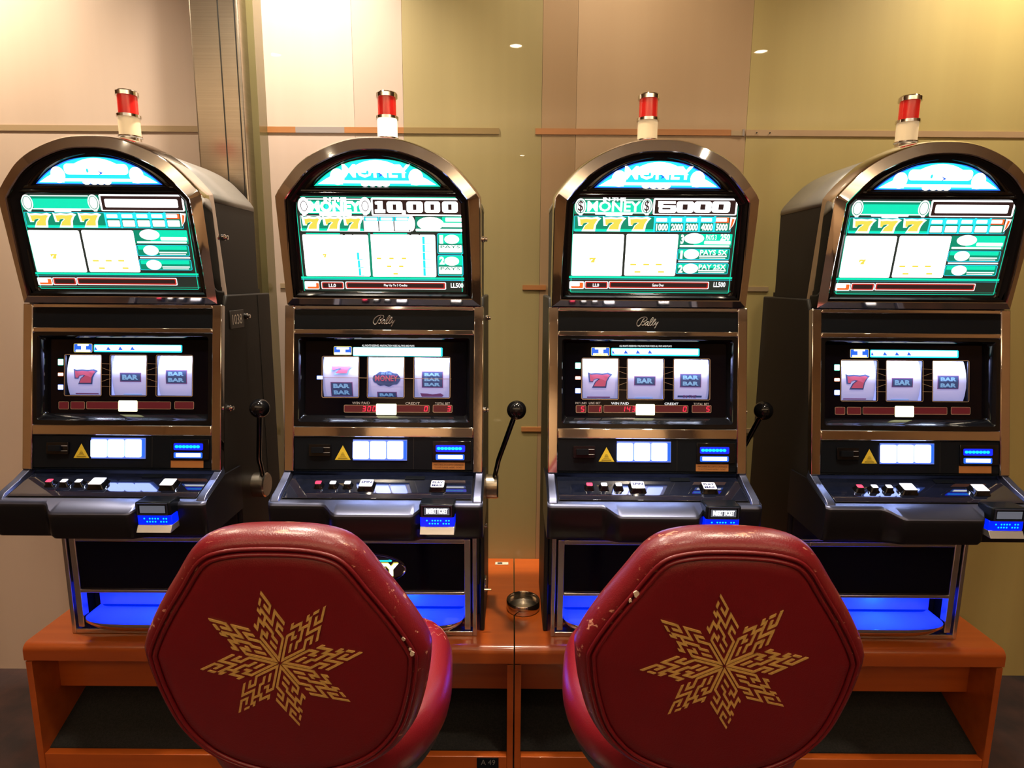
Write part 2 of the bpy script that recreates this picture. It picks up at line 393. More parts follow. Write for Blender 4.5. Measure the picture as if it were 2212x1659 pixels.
for z_ in (z2, z3):
    for xa, xb, mm in ((wx(592), wx(628), S_PALE), (wx(1128), wx(1180), S_OR), (wx(1610), wx(1672), S_PALE)):
        s_ = MB(); s_.box(xa, xb, WALL_Y - 0.003, WALL_Y + 0.001, z_ - 0.008, z_ + 0.008, mm); s_.build('inlay_strip', wall, smooth=False)

# ceiling downlights (fittings)
LAMPG = glow('lamp_glow', (1.0, 0.86, 0.62), 130)
for i, (x, y, e, where) in enumerate(DOWN):
    r = empty('ceiling_downlight', (x, y, CEIL), 'round recessed downlight ' + where, 'ceiling light', 'round recessed downlights in the ceiling')
    b = MB(); b.lathe([(0.055, 0), (0.055, -0.008), (0.042, -0.012), (0.040, -0.004)], STEEL, cap0=False, cap1=False); b.build('trim_ring', r)
    b = MB(); b.lathe([(0.0, -0.005), (0.040, -0.005)], LAMPG, cap0=False, cap1=False); b.build('bulb_face', r)

# brushed steel column on the left
cx0, cx1 = wx(452) * 0.97, wx(549) * 0.965
b = MB(); b.box(cx0, cx1, 2.06, WALL_Y, 0, CEIL, STEEL); colm = struct(b.build('column', bevel=0.006))
colm['label'] = 'brushed steel clad column behind the left machine'
for xx in (cx1 - 0.062, cx1 - 0.012):
    b = MB(); b.box(xx - 0.0012, xx + 0.0012, 2.058, 2.062, 0, CEIL, BODY); b.build('panel_joint', colm, smooth=False)
b = MB(); b.box(cx1, cx1 + 0.022, 2.12, WALL_Y, 0, CEIL, mat('olive_glass_edge', (0.16, 0.135, 0.055), 0.25, coat=0.5, bump=(40, 0.02)))
struct(b.build('trim_1', smooth=False))

# ------------------------------------------------------------------ slot machine
W = 0.265
OY, OZ = 1.80, 0.47         # machine origin on its stand

def arch_outline():
    half = [tuple(p) for p in smooth_curve([(-.055, .4145), (0, .418), (.055, .4145), (.105, .401), (.155, .379), (.190, .356), (.212, .335)], 3, False)][3:]
    half += [(.232, .313), (.250, .291), (.2585, .277), (.2590, .262), (.2585, .0)]
    right = [(u, v) for u, v in half]
    left = [(-u, v) for u, v in half if u > 0]
    pts = right[::-1] + left      # ccw : from bottom right up, over, down left
    return smooth_arch(pts)
def smooth_arch(pts): return [tuple(p) for p in pts]

def digit_segments(fl, ch, u0, v0, w_, h_, m, lift):
    seg = {'0': 'abcdef', '1': 'bc', '3': 'abgcd', '4': 'fgbc', '5': 'afgcd'}[ch]; t = h_ * 0.15; sk = 0.15
    def q(a, b_, c, d): # rect in unskewed box
        fl.shape([(u0 + x + sk * (y), v0 + y) for x, y in ((a, b_), (c, b_), (c, d), (a, d))], m, lift)
    for s_ in seg:
        if s_ == 'a': q(t * .6, h_ - t, w_ - t * .6, h_)
        if s_ == 'd': q(t * .6, 0, w_ - t * .6, t)
        if s_ == 'g': q(t * .6, h_ / 2 - t / 2, w_ - t * .6, h_ / 2 + t / 2)
        if s_ == 'f': q(0, h_ / 2 + t * .2, t, h_ - t * .3)
        if s_ == 'b': q(w_ - t, h_ / 2 + t * .2, w_, h_ - t * .3)
        if s_ == 'e': q(0, t * .3, t, h_ / 2 - t * .2)
        if s_ == 'c': q(w_ - t, t * .3, w_, h_ / 2 - t * .2)

SEVEN = [(0.02, 0.98), (0.10, 0.93), (0.35, 0.97), (0.62, 0.93), (0.86, 0.99), (0.99, 0.90), (0.90, 0.76), (0.80, 0.45), (0.76, 0.03), (0.22, 0.03), (0.32, 0.36), (0.52, 0.62), (0.38, 0.66), (0.22, 0.58), (0.18, 0.42), (0.06, 0.42)]
def seven(fl, u0, v0, u1, v1, m, lift, grow=0.0, outline=None):
    c = [(u0 + a * (u1 - u0), v0 + b_ * (v1 - v0)) for a, b_ in SEVEN][::-1]
    area = sum(c[i][0] * c[(i + 1) % len(c)][1] - c[(i + 1) % len(c)][0] * c[i][1] for i in range(len(c)))
    if area < 0: c = c[::-1]
    if grow: c = offset_poly(c, -grow)
    fl.shape(c, m, lift)

BALLY = [[(880,500),(800,580),(750,690),(680,800),(620,900),(560,950),(490,950),(445,890),(430,800),(460,700),(530,590),(640,500),(760,440),(880,415),(1000,430),(1045,500),(1020,590),(930,650),(830,690),(870,740),(890,800),(860,870),(790,905),(710,870)],
 [(1140,710),(1060,700),(970,760),(930,840),(940,910),(1000,900),(1080,820),(1120,750),(1080,850),(1080,915),(1140,915),(1220,800),(1330,640),(1420,520),(1410,460),(1360,470),(1270,600),(1200,750),(1190,870),(1220,920),(1290,890),(1400,760),(1510,640),(1560,560),(1520,540),(1440,640),(1370,780),(1350,870),(1390,910),(1450,880),(1590,690),(1530,820),(1550,880),(1620,830),(1720,700),(1620,860),(1550,990),(1490,1080)]]

def pay_screen_5000(fl, B):
    # B maps photo px -> (u,v)
    def R(x0, y0, x1, y1, m, lift=0, r=0.002): a = B(x0, y0); c = B(x1, y1); fl.rect(a[0], a[1], c[0], c[1], m, lift, r)
    def FR(x0, y0, x1, y1, t, m, lift=0, r=0.004): a = B(x0, y0); c = B(x1, y1); fl.frame(a[0], a[1], c[0], c[1], t, m, lift, r)
    def T(t, x0, y0, x1, y1, m, lift=0.0016, bold=0.0): a = B(x0, y1); c = B(x1, y0); fl.text(t, a[0], a[1], c[0], c[1], m, lift, bold)
    return R, FR, T

def machine(mx, variant, label, group):
    root = empty('slot_machine', (mx, OY, OZ), label, 'slot machine', group)
    off = Vector((0, OY, OZ))
    def B_(b, name, parent=None, **k): return b.build(name, parent or root, offset=off if parent is None else off, **k)
    shown = variant in ('five', 'ten')
    # ---- cabinet body: side profile (y, z) extruded
    face_b, face_t = FACE.at(0, -0.262, -0.012), FACE.at(0, 0.204, -0.012)
    prof = [(1.700, .47), (1.700, .90), (face_b.y, face_b.z), (face_t.y, face_t.z), (1.70, 1.455), (1.998, 1.455), (1.998, .47)]
    b = MB()
    for xa, xb in ((-W, -W + .014), (W - .014, W)): b.loft([[Vector((x, y, z)) for y, z in prof] for x in (xa, xb)], BODY)
    core = [(1.785, .475), (1.785, .614), (1.702, .614), (1.702, .868), (1.80, .90), (1.84, 1.44), (1.996, 1.44), (1.996, .475)]
    b.loft([[Vector((x, y, z)) for y, z in core] for x in (-W + .014, W - .014)], BODY)
    cab = B_(b, 'cabinet', bevel=0.004, label='matt black cabinet with plain side panels')
    b = MB(); b.box(-W + .02, W - .02, 1.73, 1.97, 1.455, 1.468, BODY); B_(b, 'topper_seam')
    # ---- topper box
    out = arch_outline()
    inner_box = offset_poly(out, 0.006)
    def backpt(u, v):
        p = TOP.at(u, v, -0.045); return Vector((p.x, 1.94, p.z * 1.0 - max(0, v - .25) * 0.02))
    b = MB(); b.loft([[TOP.at(u, v, -0.03) for u, v in inner_box], [backpt(u, v) for u, v in inner_box]], BODY)
    tb = B_(b, 'topper_box', label='arched black box behind the upper screen')
    ga = [i for i, (u, v) in enumerate(inner_box) if v > .255]
    b = MB()
    l0 = [TOP.at(inner_box[i][0] * 1.004, inner_box[i][1] + .0012, -0.032) for i in ga]; l1 = [backpt(inner_box[i][0] * 1.004, inner_box[i][1] + .0012) for i in ga]
    b.loft([l0, l1], GREYP, False, False, closed=False); MB.closedfix = True
    o_ = b.build('arch_cover', tb, offset=off, angle=60)
    o_.modifiers.new('solid', 'SOLIDIFY').thickness = 0.001
    # ---- chrome arch frame
    n = len(out); ew = [0.030] * n
    # edge i runs out[i] -> out[i+1]; the last edge (closing) is the bottom
    D = [0.030] * n; D[n - 1] = 0.022; D[0] = 0.024; D[n - 2] = 0.024
    def off_(k): return offset_poly(out, [d * k for d in D])
    L = lambda pts, nn: [TOP.at(u, v, nn) for u, v in pts]
    b = MB(); b.loft([L(offset_poly(out, .004), -0.055), L(out, -0.050), L(out, 0.004), L(off_(.10), 0.010), L(off_(.92), 0.020), L(off_(1.0), 0.018), L(off_(1.05), 0.004)], CHROME, cap0=False, cap1=False)
    B_(b, 'chrome_arch_frame', angle=28, label='polished chrome arch round the upper screen')
    b = MB(); b.loft([L(off_(1.03), 0.013), L(off_(1.25), 0.013), L(off_(1.55), 0.004), L(off_(1.8), 0.0)], BLACKG, cap0=False, cap1=True)
    bez = B_(b, 'black_bezel', angle=50, label='glossy black bezel inside the chrome arch')
    # ---- fan window
    N0 = 0.0
    def B(x, y): return TOP.px(x, y, mx if shown else (0.362), N0)
    m2 = lambda x, y: TOP.px(x, y, 0.362, N0)
    a0, a1, ap = m2(1285, 406), m2(1558, 407), m2(1421, 345)
    hw = (a1[0] - a0[0]) / 2; cxm = 0.0; base = (a0[1] + a1[1]) / 2; H = ap[1] - base
    Rr = (hw * hw + H * H) / (2 * H); th = math.asin(hw / Rr)
    def fan(g, k=24):
        R_ = Rr + g; cyc = base + H - Rr
        t = math.acos(min(1, (base - g * .8 - cyc) / R_))
        return [(cxm + R_ * math.sin(t - 2 * t * i / k), cyc + R_ * math.cos(t - 2 * t * i / k)) for i in range(k + 1)]
    ridge = []
    for g, nn in ((.030, .0), (.027, .007), (.021, .009), (.017, .004), (.013, .004), (.009, .007), (.005, .007), (.001, .0)):
        ridge.append([TOP.at(u, v, nn) for u, v in fan(g)])
    b = MB(); b.loft(ridge, BLACKG, False, False); b.build('fan_moulding', bez, offset=off, angle=60)
    fl = Flat(TOP, 0.0015)
    fl.shape(fan(0.0), BLUE if variant != 'ten' else TEAL, 0.0)
    fl.shape(fan(-0.0025), CYAN, 0.0004)
    fcy = base + H * 0.38
    WM = WHITE
    fl.shape([(0.50 * (u) * 1.0, base + H * .45 + (v - base) * .5) for u, v in fan(-0.004)], WM, 0.0008)
    if shown: fl.text('MONEY', -0.085, base + H * .30, 0.085, base + H * .78, WM, 0.0012, 0.03)
    else: fl.rect(-0.080, base + H * .34, 0.080, base + H * .72, WM, 0.0012, 0.01)
    for sx in (-1, 1):
        fl.disc(sx * 0.098, base + H * .33, 0.018, 0.0195, WM, 0.0008)
        fl.shape([(sx * 0.085, base + .004), (sx * hw * .93, base + .0045), (sx * hw * .80, base + H * .25), (sx * 0.100, base + H * .45)], WM, 0.0008)
    fl.rect(-0.088, base + H * .10, 0.088, base + H * .2, WM, 0.0008)
    for k in (-.03, -.011, .006, .022): fl.disc(k, base + .005, 0.010, 0.006, WM, 0.0009)
    fl.disc(-0.022, base + H * .48, 0.003, 0.005, CYAN, 0.0018); fl.shape([(0.005, base + H * .32), (0.016, base + H * .40), (0.002, base + H * .5), (0.009, base + H * .4)], BLUE, 0.0018)
    fl.build('fan_screen', root, offset=off, smooth=False, label='half-moon backlit panel in blue and white')
    # ---- pay table screen
    fl = Flat(TOP, 0.0012)
    bx = B(1223, 628) if not shown else None
    if variant == 'ten': x0, y0, x1, y1 = 640, 424, 1005, 631
    else: x0, y0, x1, y1 = 1236, 425, 1596, 632
    if not shown: B = m2
    if variant == 'ten': q0 = B(646, 629); q1 = B(1003, 425)
    else: q0 = B(1228, 631); q1 = B(1594, 425)
    uw = 0.2125
    q0 = (-uw, q0[1]); q1 = (uw, q1[1])
    scr = MB()
    lo = []
    for g, nn in ((.020, .0), (.016, .006), (.006, .006), (.001, .001)):
        lo.append([TOP.at(u, v, nn) for u, v in rr(q0[0] - g, q0[1] - g, q1[0] + g, q1[1] + g, .005 + g)])
    scr.loft(lo, BLACKG, False, False); scr.build('screen_moulding', bez, offset=off, angle=60)
    fl.rect(q0[0], q0[1], q1[0], q1[1], SCRB, 0, 0.004)
    R, FR, T = pay_screen_5000(fl, B)
    fl.frame(q0[0] + .003, q0[1] + .0, q1[0] - .003, q1[1] - .002, 0.0016, TEAL, 0.0004)
    if variant in ('five', 'blank'):
        # header logo
        R(1241, 429, 1408, 463, TEALD, .0004); R(1266, 437, 1388, 460, TEAL, .0006)
        for cx in (1254, 1397):
            a = B(cx, 446); fl.disc(a[0], a[1], .0145, .0200, WHITE2, .0008); fl.ring(a[0], a[1], .0115, .0165, .0016, TEALD, .001)
            if shown: T('$', cx - 6, 433, cx + 6, 459, SCRBR, .0012, 0.01)
            R(cx - 4, 459, cx + 4, 465, WHITE2, .0008)
        R(1263, 430, 1389, 432.5, WHITE2, .0008); R(1262, 458, 1390, 461, WHITE2, .0008)
        R(1285, 459, 1366, 464, WHITE2, .001); R(1308, 461, 1344, 467, WHITE2, .001)
        if shown:
            T('IN THE', 1302, 426.5, 1352, 434.5, WHITE2, .0014, 0.06); T('MONEY', 1268, 434.5, 1385, 457, WHITE2, .0014, 0.03)
        # jackpot box
        R(1412, 428, 1590, 465, WHITE, .0006, .004); R(1415.5, 431.3, 1586.5, 463, SCRBR, .0008, .001)
        def zero(xa, xb, last=False):
            R(xa + .8, 435, xb - .8, 459.3, WHITE, .001, .006); c_ = (xa + xb) / 2; R(c_ - 4.8, 441.2, c_ + 4.8, 453, SCRBR, .0012, .0)
        if shown:
            # five
            R(1422, 434.5, 1459, 440.5, WHITE, .001, .001); R(1422, 434.5, 1432, 447, WHITE, .001, .0); R(1422, 443.5, 1459, 447.5, WHITE, .0011, .0)
            R(1423, 447, 1459, 459.5, WHITE, .001, .003); R(1430, 448.8, 1448, 452.3, SCRBR, .0012); R(1432, 440.6, 1459, 443, SCRBR, .0012)
            zero(1461, 1498); zero(1499.5, 1536); zero(1538, 1576)
        else:
            R(1422, 438, 1578, 457, WHITE, .001, .003)
        # sevens row
        R(1241, 467, 1411, 501, TEALD, .0004); R(1241, 494, 1411, 501, TEAL, .0005); FR(1240.5, 466, 1577, 501.5, .0012, CYAN, .0006, .002)
        for k in range(3):
            xa = 1247 + k * 54; a = B(xa, 499); c = B(xa + 50, 469)
            seven(fl, a[0], a[1], c[0], c[1], WHITE2, .0009, .0016); a = B(xa + 4, 496); c = B(xa + 45, 472); seven(fl, a[0], a[1], c[0], c[1], YEL, .0012)
        nums = ['1000', '2000', '3000', '4000', '5000']
        for k in range(5):
            xa = 1413.5 + k * 32.3; hdr = ORG if k == 4 else CYAN
            R(xa, 468.5, xa + 31, 481, hdr, .0005, 0); R(xa + 1, 481, xa + 30.5, 500, TEALD, .0005, 0)
            R(xa + 4, 471, xa + 27, 479, WHITE2, .0008)
            if shown: T(nums[k], xa + 2.5, 483, xa + 29.5, 498.5, WHITE2, .0012, 0.045)
            else: R(xa + 3, 484, xa + 28, 498, WHITE2, .0008)
            R(xa - .6, 467, xa + .4, 501, CYAN, .0009, 0)
        R(1412.5 + 4 * 32.3, 480.3, 1575, 481.7, RED, .001, 0)
        a = B(1578, 486); fl.shape([(a[0] - .003, a[1] + .02), (a[0] + .012, a[1] + .019), (a[0] + .007, a[1] + .0), (a[0] - .003, a[1] - .014)], WHITE2, .0008)
        fl.shape([(a[0] + .002, a[1] + .016), (a[0] + .008, a[1] + .014), (a[0] + .004, a[1] - .002), (a[0] - .001, a[1] - .009)], ORG, .001)
        # white paytables
        R(1237.5, 505, 1342.5, 596, WHITE, .0006, .004); R(1353.5, 505, 1457.5, 596, WHITE, .0006, .004)
        a = B(1272, 567); c = B(1288, 556); seven(fl, a[0], a[1], c[0], c[1], YEL, .0009)
        if shown:
            T('IN THE', 1245, 557, 1257, 561, TEXTG, .0009); T('MONEY', 1244, 563, 1262, 567, TEXTG, .0009)
        for k, (xa, ya) in enumerate(((1361, 569), (1389, 569), (1416, 569), (1370, 585), (1421, 585))):
            R(xa, ya, xa + 13, ya + 4, YEL, .0009, .001)
        # right column
        R(1466, 505, 1579, 536, TEALD, .0004); R(1500, 505, 1579, 530, TEAL, .0005)
        a = B(1499, 515); fl.disc(a[0], a[1], .026, .0135, WHITE2, .0008)
        R(1468, 529, 1575, 534, WHITE2, .0008); R(1521, 520, 1577, 528, WHITE2, .0008)
        FR(1464, 537, 1574, 561.5, .0013, CYAN, .0007); R(1465, 538, 1573, 560, TEALD, .0004, .003); R(1467, 539, 1571, 548, TEAL, .0005)
        FR(1461, 568, 1571, 592, .0013, CYAN, .0007); R(1462, 569, 1570, 591, TEALD, .0004, .003); R(1464, 570, 1568, 579, TEAL, .0005)
        for yy, dx in ((549, 0), (580, -2)):
            a = B(1493 + dx, yy); fl.disc(a[0], a[1], .0200, .0130, WHITE2, .0008); R(1510 + dx, yy + 3, 1569 + dx, yy + 6, WHITE2, .0008, 0); R(1510 + dx, yy + 7.5, 1566 + dx, yy + 9.5, WHITE2, .0008, 0)
        R(1465, 562.5, 1573, 566.5, WHITE2, .0006, 0)
        if shown:
            T('3', 1469, 506, 1478, 527, WHITE2, .0012, 0.05); T('PAYS 3', 1524, 507, 1548, 518, WHITE2, .0012, 0.03); T('250', 1555, 505, 1577, 520, WHITE2, .0012, 0.05)
            T('1', 1468, 541, 1475, 559, WHITE2, .0012, 0.05); T('2', 1464, 572, 1475, 589, WHITE2, .0012, 0.05)
            T('PAYS 5X', 1511, 540, 1571, 551, WHITE2, .0012, 0.03); T('PAY 25X', 1508, 571, 1568, 582, WHITE2, .0012, 0.03)
        # foot bar
        R(1226, 596, 1586, 603, TEAL, .0004, 0); R(1225, 602.5, 1584, 605.5, CYAN, .0006, 0); R(1225, 626, 1582, 629, TEAL, .0006, 0)
        R(1230, 607, 1261, 624, WHITE2, .0007, .003); R(1234, 610, 1259, 622, ORG, .0009, .002); R(1234, 610, 1252, 618, WHITE2, .0011, .002)
        R(1263, 607, 1313, 623.5, WHITE2, .0006, .003); R(1264.5, 608.3, 1311.5, 622.2, RED, .0008, .003); R(1267, 610.5, 1309, 620, SCRBR, .001, .002)
        R(1315, 607, 1530, 624.5, WHITE2, .0006, .003); R(1316.5, 608.3, 1528.5, 623, RED, .0008, .003); R(1319, 610.5, 1526, 620.5, SCRBR, .001, .002)
        if shown:
            T('LL0', 1280, 612, 1294, 619, WHITE2, .0014, 0.03); T('Game Over', 1408, 612.5, 1434, 618.5, WHITE2, .0014, 0.02)
            T('LL500', 1540, 609, 1567, 620, WHITE2, .0014, 0.03)
    else:
        R(645, 429, 800, 463, TEALD, .0004); R(666, 435, 782, 462, TEAL, .0005)
        for cx in (657, 789):
            a = B(cx, 445); fl.disc(a[0], a[1], .0155, .0215, WHITE, .0008); fl.ring(a[0], a[1], .0090, .0130, .0018, SCRBR, .001)
            R(cx - 4, 460, cx + 4, 465, WHITE, .0008); 
        R(662, 428.5, 785, 431.5, WHITE, .0008); R(663, 456.5, 786, 460, WHITE, .0008); R(690, 458, 760, 466, WHITE, .001)
        T('IN THE', 700, 426.5, 748, 435.5, WHITE, .0014, 0.07); T('MONEY', 669, 434, 780, 458, WHITE, .0014, 0.05)
        a = B(706, 447); fl.disc(a[0], a[1], .003, .006, CYAN, .0018)
        a = B(724, 455); fl.shape([(a[0], a[1] - .002), (a[0] + .010, a[1] + .002), (a[0], a[1] + .008), (a[0] + .003, a[1] + .002)], CYAN, .0018)
        R(801, 427, 1000.5, 467, WHITE, .0006, .004); R(805, 430.8, 997, 464, SCRBR, .0008, .001)
        def zero(xa, xb):
            R(xa + .8, 435, xb - .8, 459.6, WHITE, .001, .006); c_ = (xa + xb) / 2; R(c_ - 4, 441.5, c_ + 4, 453.5, SCRBR, .0012, .0)
        R(815, 434.5, 828, 460, WHITE, .001, 0); R(810, 435, 820, 442, WHITE, .001, .002); R(810, 452, 833, 460, WHITE, .0011, .001)
        zero(834, 871); zero(877, 915); zero(916, 952); zero(954, 990)
        R(868, 454, 877, 464, WHITE, .0011, .002)
        R(649, 466, 786, 500, TEALD, .0004); R(649, 493, 786, 500, TEAL, .0005); FR(648, 465.5, 888, 501, .0013, WHITE2, .0006, .002)
        for k in range(3):
            xa = 655 + k * 44.5; a = B(xa, 498); c = B(xa + 41, 468)
            seven(fl, a[0], a[1], c[0], c[1], WHITE, .0009, .0016); a = B(xa + 4, 495); c = B(xa + 36, 471); seven(fl, a[0], a[1], c[0], c[1], YEL, .0012)
        for k in range(3):
            xa = 787 + k * 33; R(xa, 468.5, xa + 31, 478, CYAN, .0005, 0); R(xa, 477, xa + 31, 499, WHITE, .0005, .0); R(xa + 3, 470, xa + 28, 476, WHITE, .0008); R(xa - 1.2, 467, xa, 500, WHITE2, .0009, 0)
        a = B(889, 483); fl.disc(a[0], a[1], .009, .019, WHITE, .0009)
        R(897, 468, 1001, 501, TEALD, .0004); R(955, 468, 1001, 490, TEAL, .0005)
        a = B(930, 483); fl.disc(a[0], a[1], .034, .0165, WHITE, .0008); R(962, 470, 999, 479, WHITE2, .0009); R(955, 481, 1000, 491, WHITE2, .0009); R(898, 494, 1000, 500, WHITE, .0009)
        R(653, 506, 801, 597, WHITE, .0006, .004); R(798.5, 506, 943, 598, WHITE, .0006, .004)
        R(661, 503, 735, 505.5, TEAL, .0008); R(806, 503, 880, 505.5, TEAL, .0008)
        R(800.2, 503, 801.4, 598, TEALD, .001, 0)
        R(740, 504, 746, 508, SCRB, .001); R(760, 504, 764, 508, SCRB, .001); R(884, 504, 889, 508, SCRB, .001); R(904, 504, 908, 508, SCRB, .001)
        for k in range(3):
            yy = 545 + k * 17; xx = 771 + k * 2
            R(xx, yy, xx + 6, yy + 16, CYAN, .0009, 0); R(xx + 6, yy + 14.5, xx + 13, yy + 15.8, CYAN, .0009, 0)
        for k in range(5):
            yy = 511 + k * 17; xx = 912 + k * .6
            R(xx, yy, xx + 6, yy + 16.5, CYAN, .0009, 0); R(xx + 6, yy + 15, xx + 22, yy + 16.2, CYAN, .0009, 0)
        for xa, ya in ((814, 556), (841, 556), (868, 556), (836, 573), (862, 573), (850, 589)): R(xa, ya, xa + 10, ya + 4, YEL, .0009, .001)
        a = B(698, 556); c = B(706, 548); seven(fl, a[0], a[1], c[0], c[1], YEL, .0009)
        for ya in (504, 551):
            FR(944 + (ya > 510), ya, 1001, ya + 45, .0014, CYAN, .0007); R(946, ya + 1, 1000, ya + 44, TEALD, .0004, .003); R(947, ya + 1, 1000, ya + 22, TEAL, .0005)
            a = B(976, ya + 13); fl.disc(a[0], a[1], .019, .0115, WHITE, .0008); R(948, ya + 25, 998, ya + 41, WHITE2, .0008)
            T('PAYS', 952, ya + 26, 994, ya + 32, TEALD, .0012, 0.0)
        T('1', 950, 508, 957, 526, WHITE, .0012, 0.08); T('2', 950, 554, 960, 571, WHITE, .0012, 0.05)
        R(648, 597, 1006, 604, TEAL, .0004, 0); R(648, 602.5, 1006, 606, CYAN, .0006, 0)
        R(658, 607, 691, 625, WHITE2, .0007, .003); R(664, 611, 690, 623, ORG, .0009, .002); R(660, 609, 684, 619, WHITE2, .0011, .002)
        R(694, 608, 744, 624.5, WHITE2, .0006, .003); R(695.5, 609.3, 742.5, 623, RED, .0008, .003); R(698, 611.5, 740, 621, SCRBR, .001, .002)
        R(746, 608, 964, 625.5, WHITE2, .0006, .003); R(748, 609.3, 962, 624, RED, .0008, .003); R(751, 611.5, 959, 621.5, SCRBR, .001, .002)
        T('LL0', 711, 612.5, 726, 620, WHITE2, .0014, 0.03); T('Play Up To 3 Credits', 830, 613.5, 880, 619.5, WHITE2, .0014, 0.02)
        T('LL500', 974, 611, 1001, 621.5, WHITE2, .0014, 0.03)
    fl.build('pay_screen', root, offset=off, smooth=False, label='lit green and white pay table screen')

    # ---- tower light on the arch
    tz, ty = 1.836, 1.770
    tl = MB(); tl.lathe([(.034, -.012), (.034, .004), (.028, .012), (.026, .036), (.030, .038), (.030, .041)], CHROME, (0, ty, tz))
    tower = tl.build('tower_light', root, offset=off, label='chrome ringed signal light on the arch')
    tl = MB(); tl.lathe([(.0265, .041), (.0265, .088)], WLENS_ON if variant == 'ten' else WLENS_OFF, (0, ty, tz), cap0=False, cap1=False)
    tl.build('white_lens', tower, offset=off)
    tl = MB(); tl.lathe([(.0255, .088), (.0300, .089), (.0300, .096), (.0255, .097)], CHROME, (0, ty, tz)); tl.build('middle_ring', tower, offset=off)
    tl = MB(); tl.lathe([(.0245, .097), (.0245, .144)], REDLENS, (0, ty, tz), cap0=False, cap1=False); tl.build('red_lens', tower, offset=off)
    tl = MB(); tl.lathe([(.0245, .143), (.0285, .144), (.0285, .154), (.026, .157), (.0, .157)], CHROME, (0, ty, tz), cap1=False); tl.build('cap', tower, offset=off)

    # ---- main chrome face frame
    g = lambda x, y, n_=0.0: FACE.px(x, y, 0.362, n_)
    X0, X1 = -W, W
    vT, vB = g(1398, 665)[1], g(1398, 1023)[1]
    hdr1, hdr0 = g(1398, 674)[1], g(1398, 716)[1]
    bz1, bz0 = g(1398, 727)[1], g(1398, 926)[1]
    lp1, lp0 = g(1398, 948)[1], g(1398, 1019)[1]
    pu = 0.2390
    b = MB()
    def bar(u0, u1, v0, v1, n0=-0.014, n1=0.006, m=CHROME): b.box(u0, u1, v0, v1, n0, n1, m, fr=lambda a, c, d: FACE.at(a, c, d))
    bar(X0, -pu, vB, vT); bar(pu, X1, vB, vT); bar(-pu, pu, hdr1, vT); bar(-pu, pu, bz1, hdr0); bar(-pu, pu, lp1, bz0); bar(-pu, pu, vB, lp0, -0.014, 0.002, BLACKP)
    B_(b, 'chrome_face_frame', bevel=0.0025, label='polished chrome frame round the reel glass and panels')
    # header panel
    b = MB(); b.box(-pu, pu, hdr0, hdr1, -0.014, 0.001, BLACKP, fr=lambda a, c, d: FACE.at(a, c, d)); hp = B_(b, 'header_panel', label='plain black header panel')
    b = MB()
    for st in (BALLY if shown else []):
        pts = [FACE.px(1360 + x / 27.65, 670 + y / 27.65, 0.362, 0.002) for x, y in st]
        pts = smooth_curve(pts, 3, False)
        b.tube([FACE.at(p[0] if shown or True else 0, p[1], 0.002) for p in pts], 0.00125, SILVER, 6)
    if shown: b.build('script_name', hp, offset=off, label='silver script lettering')
    # bezel (black, sloping in)
    RN = -0.022
    ou = rr(-pu, bz0, pu, bz1, 0.004); i0 = g(1229, 901, RN); i1 = g(1575, 741, RN)
    mid = rr(-pu + .010, bz0 + .012, pu - .010, bz1 - .008, 0.008)
    ivv0 = FACE.px(1398, 901, 0.362, RN)[1]; ivv1 = FACE.px(1398, 742, 0.362, RN)[1]; iu = 0.218
    inn = rr(-iu, ivv0, iu, ivv1, 0.006)
    Lf = lambda pts, nn: [FACE.at(u, v, nn) for u, v in pts]
    b = MB(); b.loft([Lf(ou, 0.0), Lf(ou, 0.004), Lf(mid, 0.004), Lf(offset_poly(mid, .004), -0.002), Lf(offset_poly(inn, -.004), -0.014), Lf(inn, RN), Lf(inn, RN - .004)], BLACKG, False, False)
    b2 = B_(b, 'screen_bezel', angle=50, label='deep glossy black bezel')
    # glass with three windows
    wins = [((1258, 861), (1335, 776)), ((1356, 861), (1433, 776)), ((1456, 862), (1532, 777))]
    wn = []
    for k, (a, c) in enumerate(wins):
        A = g(*a, RN); C_ = g(*c, RN); wn.append([A[0], A[1], C_[0], C_[1]])
    v0w, v1w = sum(q[1] for q in wn) / 3, sum(q[3] for q in wn) / 3
    for q in wn: q[1], q[3] = v0w, v1w
    b = MB()
    def gb(u0, u1, v0, v1): b.box(u0, u1, v0, v1, RN - .004, RN, GLASSB, fr=lambda a, c, d: FACE.at(a, c, d))
    gb(-iu, iu, ivv0, v0w); gb(-iu, iu, v1w, ivv1)
    us = [-iu] + [x for q in wn for x in (q[0], q[2])] + [iu]
    for k in range(0, 8, 2): gb(us[k], us[k + 1], v0w, v1w)
    rg = B_(b, 'reel_glass', smooth=False, label='black printed glass with three reel windows')
    # reel recess box + lamp tube
    b = MB(); b.box(-iu, iu, v0w - .03, v1w + .03, RN - .16, RN - .155, BLACKP, fr=lambda a, c, d: FACE.at(a, c, d))
    b.build('reel_well', rg, offset=off, smooth=False)
    # reels
    Rl = 0.125; vc = (v0w + v1w) / 2
    warp = lambda v: -(Rl - math.sqrt(max(1e-6, Rl * Rl - (v - vc) ** 2)))
    names = []
    for k, q in enumerate(wn):
        b = MB(); sg = 40; lo = []
        cen = FACE.at(0, vc, RN - .010 - Rl)
        for uu in (q[0] - .003, q[2] + .003):
            lo.append([cen + Vector((uu, 0, 0)) + FACE.N * (Rl * math.cos(2 * math.pi * i / sg)) + FACE.V * (Rl * math.sin(2 * math.pi * i / sg)) for i in range(sg)])
        b.loft(lo, REELM)
        reel = b.build('reel', rg, offset=off, label='pale curved reel strip with printed symbols')
        syms = []
        def new_sym(): f_ = Flat(FACE, RN - .010, warp); syms.append(f_); return f_
        uc = (q[0] + q[2]) / 2; hh_ = v1w - v0w
